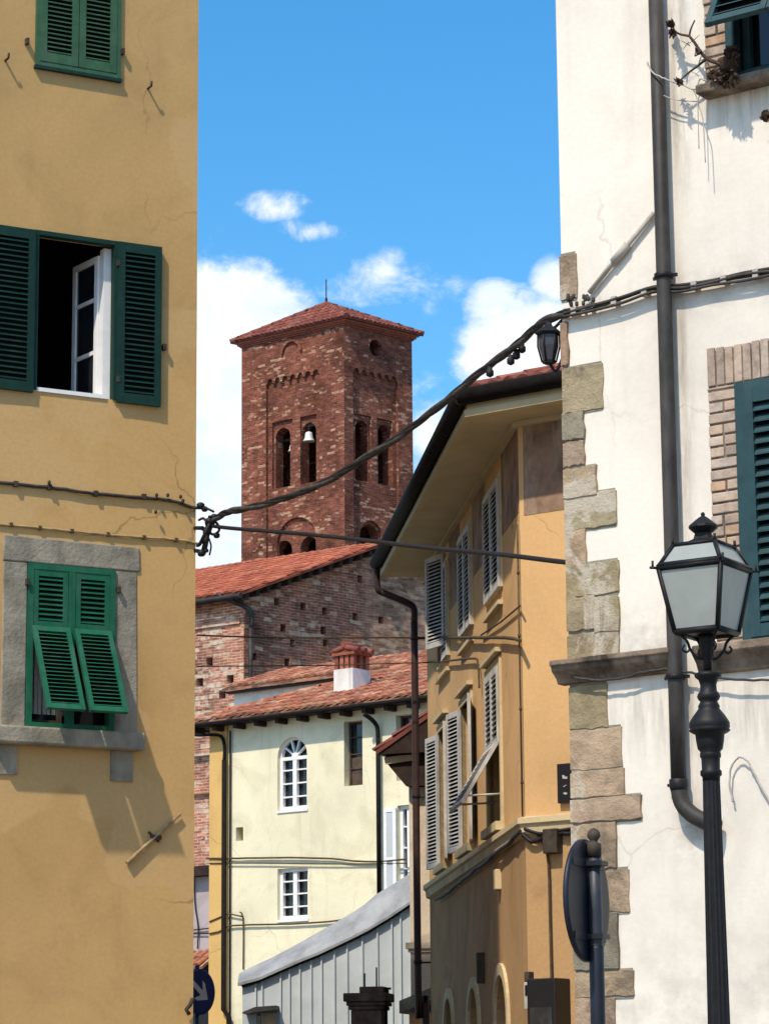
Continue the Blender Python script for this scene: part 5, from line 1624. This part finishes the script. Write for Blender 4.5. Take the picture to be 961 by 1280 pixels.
# coping: sloped sheet from the lower front line up and back to the upper line
n = len(top)
FP = [FZ.P(low[i][0] - (.06 if i == 0 else 0), .10, low[i][1]) for i in range(n)]
BP = [FZ.at(zt_pts[i][0], zt_pts[i][1], -.35) for i in range(n)]
BK = [FZ.P(FZ.hit(zt_pts[i][0], zt_pts[i][1], -.35)[0] + .1, -3.0, BP[i].z - .1) for i in range(n)]
dn = UP * -.045
V = FP + BP + BK + [p + dn for p in FP]
fs = []
for i in range(n - 1):
    fs += [(i, i + 1, n + i + 1, n + i), (n + i, n + i + 1, 2 * n + i + 1, 2 * n + i), (3 * n + i, 3 * n + i + 1, i + 1, i)]
fs.append((0, n, 2 * n, 3 * n))
mb.add(V, fs)
mb.build('coping', M['zinclight'], zc)
sm = MB()
lowd = sorted(low)
def zlow_at(u):
    for i in range(len(lowd) - 1):
        if lowd[i][0] <= u <= lowd[i + 1][0]:
            t = (u - lowd[i][0]) / (lowd[i + 1][0] - lowd[i][0]); return lowd[i][1] + t * (lowd[i + 1][1] - lowd[i][1])
    return lowd[-1][1]
for x in (320, 328, 351, 362, 375, 389, 402, 418, 434, 453, 472, 490, 501, 515, 530, 545):
    u = FZ.hit(x, 1200)[0]; sm.box(FZ, u - .012, u + .012, -.01, .035, .1, zlow_at(u) - .01)
sm.build('standing_seams', M['zinc'], zc)
mb = MB(); mb.tube([FZ.P(u, .03, z - .06) for u, z in low], .02, 6); mb.build('edge_trim', M['iron'], zc)
# little canopy over an opening at its foot
wz = FZ.rect(327, 347, 1266, 1330)
op = MB(); ring(op, FZ, wz[0], wz[1], wz[2], wz[3], .03, -.01, .03); wo = op.build('window', M['meter'], zc)
MB().box(FZ, wz[0] + .03, wz[1] - .03, .002, .012, wz[2] + .03, wz[3] - .03).build('pane', M['woodpale'], wo)
cp = MB(); a = FZ.rect(308, 349, 1258, 1268)
cp.prism(FZ, [(a[0], a[2]), (a[1], a[2] + .06), (a[1], a[3]), (a[0] + .2, a[3] - .02), (a[0], a[2] + .03)], .0, .35)
cp.build('canopy', M['pipe'], zc)
cp = MB(); u = FZ.hit(328, 1275)[0]; cp.box(FZ, u - .03, u + .03, .25, .31, 0, a[2] - .003); cp.build('canopy_post', M['pipe'], zc)

# gate pier
pb = at_y(461, 1270, 36.0)
Fp = Frame(Vector((pb.x, pb.y, 0)), Vector((math.cos(R(-12)), math.sin(R(-12)), 0)), Vector((math.sin(R(-12)), -math.cos(R(-12)), 0)), UP)
kpx = 36.0 / FPX
zpt = at_y(461, 1237, 36).z; zpc = at_y(461, 1244, 36).z; zpm = at_y(461, 1258, 36).z
pier = thing('gate_pier', Fp.O, 'dark weathered stone gate pier with a moulded cap, in front of the zinc structure', 'gate pier')
MB().box(Fp, -.185, .195, -.19, .19, 0, zpm - .05).build('shaft', M['darkstone'], pier, bevel=.012)
mb = MB()
mb.box(Fp, -.21, .22, -.21, .21, zpm - .048, zpm - .0); mb.box(Fp, -.235, .245, -.235, .235, zpm + .002, zpm + .05)
mb.box(Fp, -.265, .27, -.265, .265, zpm + .052, zpc + .02); mb.box(Fp, -.08, .22, -.18, .18, zpc + .022, zpt + .03)
mb.build('cap', M['darkstone'], pier, bevel=.012)
mb = MB(); mb.tube([Fp.P(-.05, 0, zpt), Fp.P(-.05, 0, zpt + .2)], .01, 6); mb.tube([Fp.P(.1, 0, zpt), Fp.P(.1, 0, zpt + .27)], .01, 6)
mb.tube([Fp.P(.24, .1, zpm - .6), Fp.P(.24, .1, zpt + .02), Fp.P(.30, .1, zpt)], .018, 6)
mb.build_each('iron_rod', M['iron'], pier)

# blue direction sign in the gap
sc = at_y(250, 1240, 38.6)
bs = thing('direction_sign', Vector((sc.x, sc.y, 0)), 'round blue road sign with a white arrow, half hidden behind the ochre house corner', 'road sign')
nrm = Vector((.80, -.60, 0)).normalized(); sx = Vector((nrm.y * -1, nrm.x, 0)).normalized()
Fd = Frame(sc, sx, nrm, UP)
MB().lathe(sc - nrm * .015, [(.28, 0), (.30, .006), (.30, .024), (.28, .03)], 32, nrm).build('disc', M['arrowblue'], bs)
ar = MB()
an = R(-35)
def rot(x, z): return (x * math.cos(an) - z * math.sin(an), x * math.sin(an) + z * math.cos(an))
sh = [(-.2, -.035), (.02, -.035), (.02, -.035), (-.06, -.14), (.0, -.14), (.17, 0), (.0, .14), (-.06, .14), (.02, .035), (-.2, .035)]
ar.prism(Fd, [rot(*p) for p in sh if True][:2] + [rot(*p) for p in sh[3:]], .017, .021)
ar.build('arrow', M['signwhite'], bs)
MB().tube([Vector((sc.x, sc.y, 0)) - nrm * .05, Vector((sc.x, sc.y, sc.z + .35)) - nrm * .05], .03, 10).build('post', M['signpost'], bs)

# ================================================================== round traffic sign seen from behind
YS = 14.4
pt = at_y(741.5, 1035, YS); pbm = at_y(748, 1280, YS)
kp = (pt - CAM).dot(CROT @ Vector((0, 0, -1))) / FPX
base = Vector((pt.x, pt.y, 0))
ts = thing('traffic_sign', base, 'round traffic sign seen from behind, on a grey-blue post before the white house corner', 'road sign')
zt = pt.z
zneck = at_y(742, 1066, YS).z
MB().lathe(base, [(.034, 0), (.034, zneck - .28 - 0), (.030, zneck)], 16).build('post', M['signpost'], ts)
zn2 = at_y(745, 1183, YS).z
MB().lathe(base, [(.036, 0), (.037, zn2 - .01), (.0345, zn2)], 16).build('post_sleeve', M['signblue'], ts)
fi = MB()
hh = zt - zneck
fi.lathe(base + UP * zneck, [(.036, -.02), (.036, hh * .36), (.026, hh * .40), (.018, hh * .45), (.022, hh * .52), (.034, hh * .66), (.030, hh * .84), (.016, hh * .96), (.004, hh)], 14)
fi.build('finial', M['rust'], ts)
dc = at_y(735, 1126, YS + .04)
nf = Vector((math.sin(R(-66)), math.cos(R(-66)), 0))
ds = MB(); 
pivot = base + UP * dc.z + nf * .045
ds.lathe(pivot, [(.285, -.012), (.30, -.012), (.305, 0), (.305, .012), (.29, .014), (.05, .015)], 48, nf)
ds.lathe(pivot, [(.02, -.001), (.286, -.001), (.286, .002), (.02, .002)], 48, nf)
disc = ds.build('disc', M['signblue'], ts)
mb = MB()
sv = Vector((nf.y, -nf.x, 0))
Fq = Frame(pivot, sv, -nf, UP)
for z in (-.18, .18): mb.box(Fq, -.22, .22, .002, .018, z - .018, z + .018)
mb.box(Fq, -.05, .05, .018, .10, -.192, -.168); mb.box(Fq, -.05, .05, .018, .10, .168, .192)
mb.build_each('clamp_rail', M['signblue'], ts)

# ================================================================== street lamp
YP = 14.1
kl = YP / math.cos(PITCH) / FPX * .985
pc = at_y(887, 930, YP)
lb = Vector((pc.x, pc.y, 0))
lamp = thing('street_lamp', lb, 'black cast iron street lamp with a four-sided frosted lantern, before the white house', 'street lamp')
def zpx(y): return at_y(885, y, YP).z
kk = zpx(800) - zpx(801)
post = MB()
prof = [(.20, 0), (.20, .12), (.17, .16), (.15, .5), (.13, .6), (.10, .72), (.085, .78), (.07, .95)]
# shaft widths measured on the photograph
shaft = [(1340, 14.2), (1280, 13.6), (1130, 12.3), (985, 10.8), (976, 10.6)]
for y, r in shaft: prof.append((r * kk, zpx(y)))
post.lathe(lb, prof, 32, flute=.93, smooth=False)
post.build('post', M['iron'], lamp)
cap = MB()
cp_ = [(976, 10.8), (971, 11), (969, 13.2), (964, 13.2), (962, 11.2), (952, 11.4), (948, 11.6), (946, 13), (942, 13), (940, 12.2), (936, 15.5), (926, 17.2), (918, 18), (916, 22), (913.5, 25.5), (911.5, 24), (909, 25), (904, 25), (901, 23.5), (896, 20.5), (890, 16), (886, 13), (883, 13.5), (881, 12.5), (877, 10.5), (874.5, 12.8), (871, 14.4), (867, 13), (864, 10.5), (856, 10), (850, 12), (846, 16.5), (842.5, 17), (841, 14), (839, 6)]
cap.lathe(lb, [(r * kk, zpx(y)) for y, r in cp_], 28)
cap.build('capital', M['iron'], lamp)
stem = MB()
stem.lathe(lb, [(5.5 * kk, zpx(842)), (5.5 * kk, zpx(826)), (8 * kk, zpx(822)), (9.5 * kk, zpx(800)), (11 * kk, zpx(793))], 14)
# lantern: square, turned so one edge is near the viewer
zbot, zrim, zrt = zpx(791), zpx(712), zpx(683)
aR = R(-32)
def corner(h, k, z, turn=aR):
    a = turn + math.pi / 4 + k * math.pi / 2
    return lb + Vector((math.cos(a) * h, math.sin(a) * h, z))
hb_, hr_, ht_ = 41.0 * kk, 60.0 * kk, 39.5 * kk
for k in range(4):
    a = aR + math.pi / 4 + k * math.pi / 2
    d = Vector((math.cos(a), math.sin(a), 0))
    stem.tube(catm([lb + d * (5 * kk) + UP * zpx(824), lb + d * (14 * kk) + UP * zpx(822), lb + d * (22 * kk) + UP * zpx(812), lb + d * (26 * kk) + UP * zpx(802), lb + d * (36 * kk) + UP * zpx(793)], 5), .0075, 6)
    stem.tube(catm([lb + d * (22 * kk) + UP * zpx(812), lb + d * (27 * kk) + UP * zpx(816), lb + d * (32 * kk) + UP * zpx(812), lb + d * (29 * kk) + UP * zpx(807)], 4), .006, 6)
stem.build('lantern_bracket', M['iron'], lamp)
lf_ = MB()
for k in range(4):
    lf_.tube([corner(hb_, k, zbot), corner(hr_, k, zrim)], .0135, 4)
    lf_.tube([corner(hr_ - .004, k, zrim + .01), corner(ht_, k, zrt)], .0125, 4)
    for h, z, r in ((hb_, zbot, .016), (hr_, zrim, .016), (ht_, zrt, .012)):
        lf_.tube([corner(h, k, z), corner(h, k + 1, z)], r, 4)
    lf_.tube([corner(hr_ + .0, k, zrim + .012), corner(hr_, k + 1, zrim + .012)], .015, 4)
    d = (corner(1, k, 0) - lb)
    lf_.tube([corner(hr_, k, zrim), corner(hr_ + .045, k, zrim)], .007, 6)
    lf_.tube([corner(hr_ + .03, k, zrim - .005), corner(hr_ + .03, k, zrim + .035)], .006, 6)
    lf_.tube([corner(ht_ + .004, k, zrt), corner(ht_ + .004, k, zrt + .035)], .007, 6)
lf_.poly([corner(hb_, k, zbot) for k in range(4)])
lf_.poly([corner(ht_, k, zrt) for k in range(4)])
lf_.build('lantern_frame', M['iron'], lamp)
for k in range(4):
    gl = MB(); gl.poly([corner(hb_ - .002, k, zbot + .01), corner(hb_ - .002, k + 1, zbot + .01), corner(hr_ - .002, k + 1, zrim - .01), corner(hr_ - .002, k, zrim - .01)])
    gl.build('lantern_glass', M['lampglass'], lamp)
    gl = MB(); gl.poly([corner(hr_ - .002, k, zrim + .01), corner(hr_ - .002, k + 1, zrim + .01), corner(ht_ - .002, k + 1, zrt), corner(ht_ - .002, k, zrt)])
    gl.build('roof_glass', M['lampglass'], lamp)
rc = MB()
for (y0, h0), (y1, h1) in zip([(683, 41), (679, 24), (674, 13.5)], [(679, 24), (674, 13.5), (666, 11)]):
    A = [corner(h0 * kk, k, zpx(y0)) for k in range(4)] + [corner(h1 * kk, k, zpx(y1)) for k in range(4)]
    rc.add(A, [(k, (k + 1) % 4, 4 + (k + 1) % 4, 4 + k) for k in range(4)])
rc.lathe(lb, [(r * kk, zpx(y)) for y, r in ((674, 10), (667, 9.5), (665, 13), (660, 18.5), (657, 18), (650, 9.5), (646.5, 5), (645, 2.2), (643, 2.8), (641.5, 2.4), (640, .6))], 12, smooth=False)
rc.build('lantern_cap', M['iron'], lamp)
bu = MB(); bu.lathe(lb + UP * (zbot + .02), [(.02, 0), (.02, .06), (.035, .10), (.045, .16), (.03, .21), (.005, .23)], 12)
bu.build('bulb', M['meter'], lamp)

# ================================================================== sky, sun, camera
wd = bpy.data.worlds.new('World'); SC.world = wd; wd.use_nodes = True
nt = wd.node_tree
bg = nt.nodes['Background']
travel = Vector((.38, .62, -1.0)).normalized()
sund = -travel
el = math.asin(sund.z); azs = math.atan2(sund.x, sund.y)
sky = N(nt, 'ShaderNodeTexSky', sky_type='NISHITA', sun_disc=False)
sky.sun_elevation = el; sky.sun_rotation = azs % (2 * math.pi); sky.altitude = 20; sky.air_density = SKY_AIR; sky.dust_density = .9; sky.ozone_density = 2.5
hs = N(nt, 'ShaderNodeHueSaturation', i_Saturation=SKY_SAT, i_Value=SKY_VAL, i_Hue=SKY_HUE)
nt.links.new(sky.outputs[0], hs.inputs['Color'])
tc = N(nt, 'ShaderNodeTexCoord').outputs['Generated']
sp = N(nt, 'ShaderNodeSeparateXYZ'); nt.links.new(tc, sp.inputs[0])
def MA(op, a, b=None, c=None, clamp=False):
    n = nt.nodes.new('ShaderNodeMath'); n.operation = op; n.use_clamp = clamp
    for i, v in enumerate((a, b, c)):
        if v is None: continue
        if isinstance(v, (int, float)): n.inputs[i].default_value = v
        else: nt.links.new(v, n.inputs[i])
    return n.outputs[0]
azn = MA('ARCTAN2', sp.outputs[0], sp.outputs[1]); eln = MA('ARCSINE', sp.outputs[2])
def azel(px, py):
    r = ray(px, py).normalized(); return math.atan2(r.x, r.y), math.asin(r.z)
# cloud banks: centre in the sky (from the photograph), half widths in photo pixels, weight
BL = [(255, 470, 175, 190, 1.25), (300, 395, 110, 95, 1.0), (345, 258, 62, 26, .62), (398, 291, 52, 20, .50), (365, 285, 34, 22, .42), (470, 350, 110, 42, .36), (488, 330, 40, 30, .34),
      (650, 440, 105, 92, 1.15), (618, 385, 55, 42, .8), (690, 350, 36, 40, .75), (535, 560, 60, 120, .55), (250, 640, 150, 130, 1.3), (560, 370, 60, 40, .28)]
den = None
for x, y, rx, ry, amp in BL:
    a0, e0 = azel(x, y)
    dx = MA('DIVIDE', MA('SUBTRACT', azn, a0), rx / FPX); dy = MA('DIVIDE', MA('SUBTRACT', eln, e0), ry / FPX)
    v = MA('MULTIPLY', MA('SUBTRACT', 1.0, MA('ADD', MA('MULTIPLY', dx, dx), MA('MULTIPLY', dy, dy)), clamp=True), amp)
    den = v if den is None else MA('MAXIMUM', den, v)
# other fair-weather clouds over the rest of the sky
nA = noise(nt, mapping(nt, tc, (34, 34, 44)), 1.0, 14, .64, .3)
nB = noise(nt, mapping(nt, tc, (3, 3, 6), (4, 2, 1)), 1.0, 6, .55)
front = MA('SUBTRACT', 1.0, MA('MULTIPLY', MA('ABSOLUTE', azn), 2.2), clamp=True)
gen = MA('MULTIPLY', MA('SUBTRACT', nB, .55, clamp=True), MA('MULTIPLY', MA('SUBTRACT', MA('ABSOLUTE', azn), .16, clamp=True), 6.0, clamp=True))
den = MA('MAXIMUM', den, MA('MULTIPLY', gen, 3.0))
rag = MA('ADD', MA('MULTIPLY', den, 1.15), MA('MULTIPLY', MA('SUBTRACT', nA, .5), MA('MULTIPLY', MA('MULTIPLY', den, 6.0, clamp=True), 2.1)))
cov = N(nt, 'ShaderNodeMapRange', interpolation_type='SMOOTHSTEP'); nt.links.new(rag, cov.inputs[0]); cov.inputs[1].default_value = .16; cov.inputs[2].default_value = .86
shade = ramp(nt, noise(nt, mapping(nt, tc, (18, 18, 22), (3, 7, 1)), 1.0, 8, .6), [(.40, tuple(CLOUD * x for x in (.70, .80, .93)) + (1,)), (.62, (CLOUD, CLOUD, CLOUD * 1.01, 1))])
cm = mix(nt, hs.outputs[0], shade.outputs[0], cov.outputs[0])
nt.links.new(cm, bg.inputs[0]); bg.inputs[1].default_value = SKY_STR

sl = bpy.data.lights.new('sun', 'SUN'); sl.energy = SUN; sl.angle = R(1.2); sl.color = (1.0, .90, .745)
so = bpy.data.objects.new('sun', sl); COL.objects.link(so); so.location = (-20, -30, 50)
so.rotation_euler = travel.to_track_quat('-Z', 'Y').to_euler()

cam = bpy.data.cameras.new('camera'); co = bpy.data.objects.new('camera', cam); COL.objects.link(co)
co.matrix_world = Matrix.Translation(CAM) @ CROT.to_4x4()
cam.sensor_fit = 'VERTICAL'; cam.sensor_height = 36.0; cam.lens = 36.0 * FPX / 1280.0
cam.clip_start = .1; cam.clip_end = 3000
SC.camera = co
vs = SC.view_settings
vs.view_transform = 'Standard'; vs.look = 'None'; vs.exposure = EXPO; vs.gamma = 1.0; vs.use_curve_mapping = False
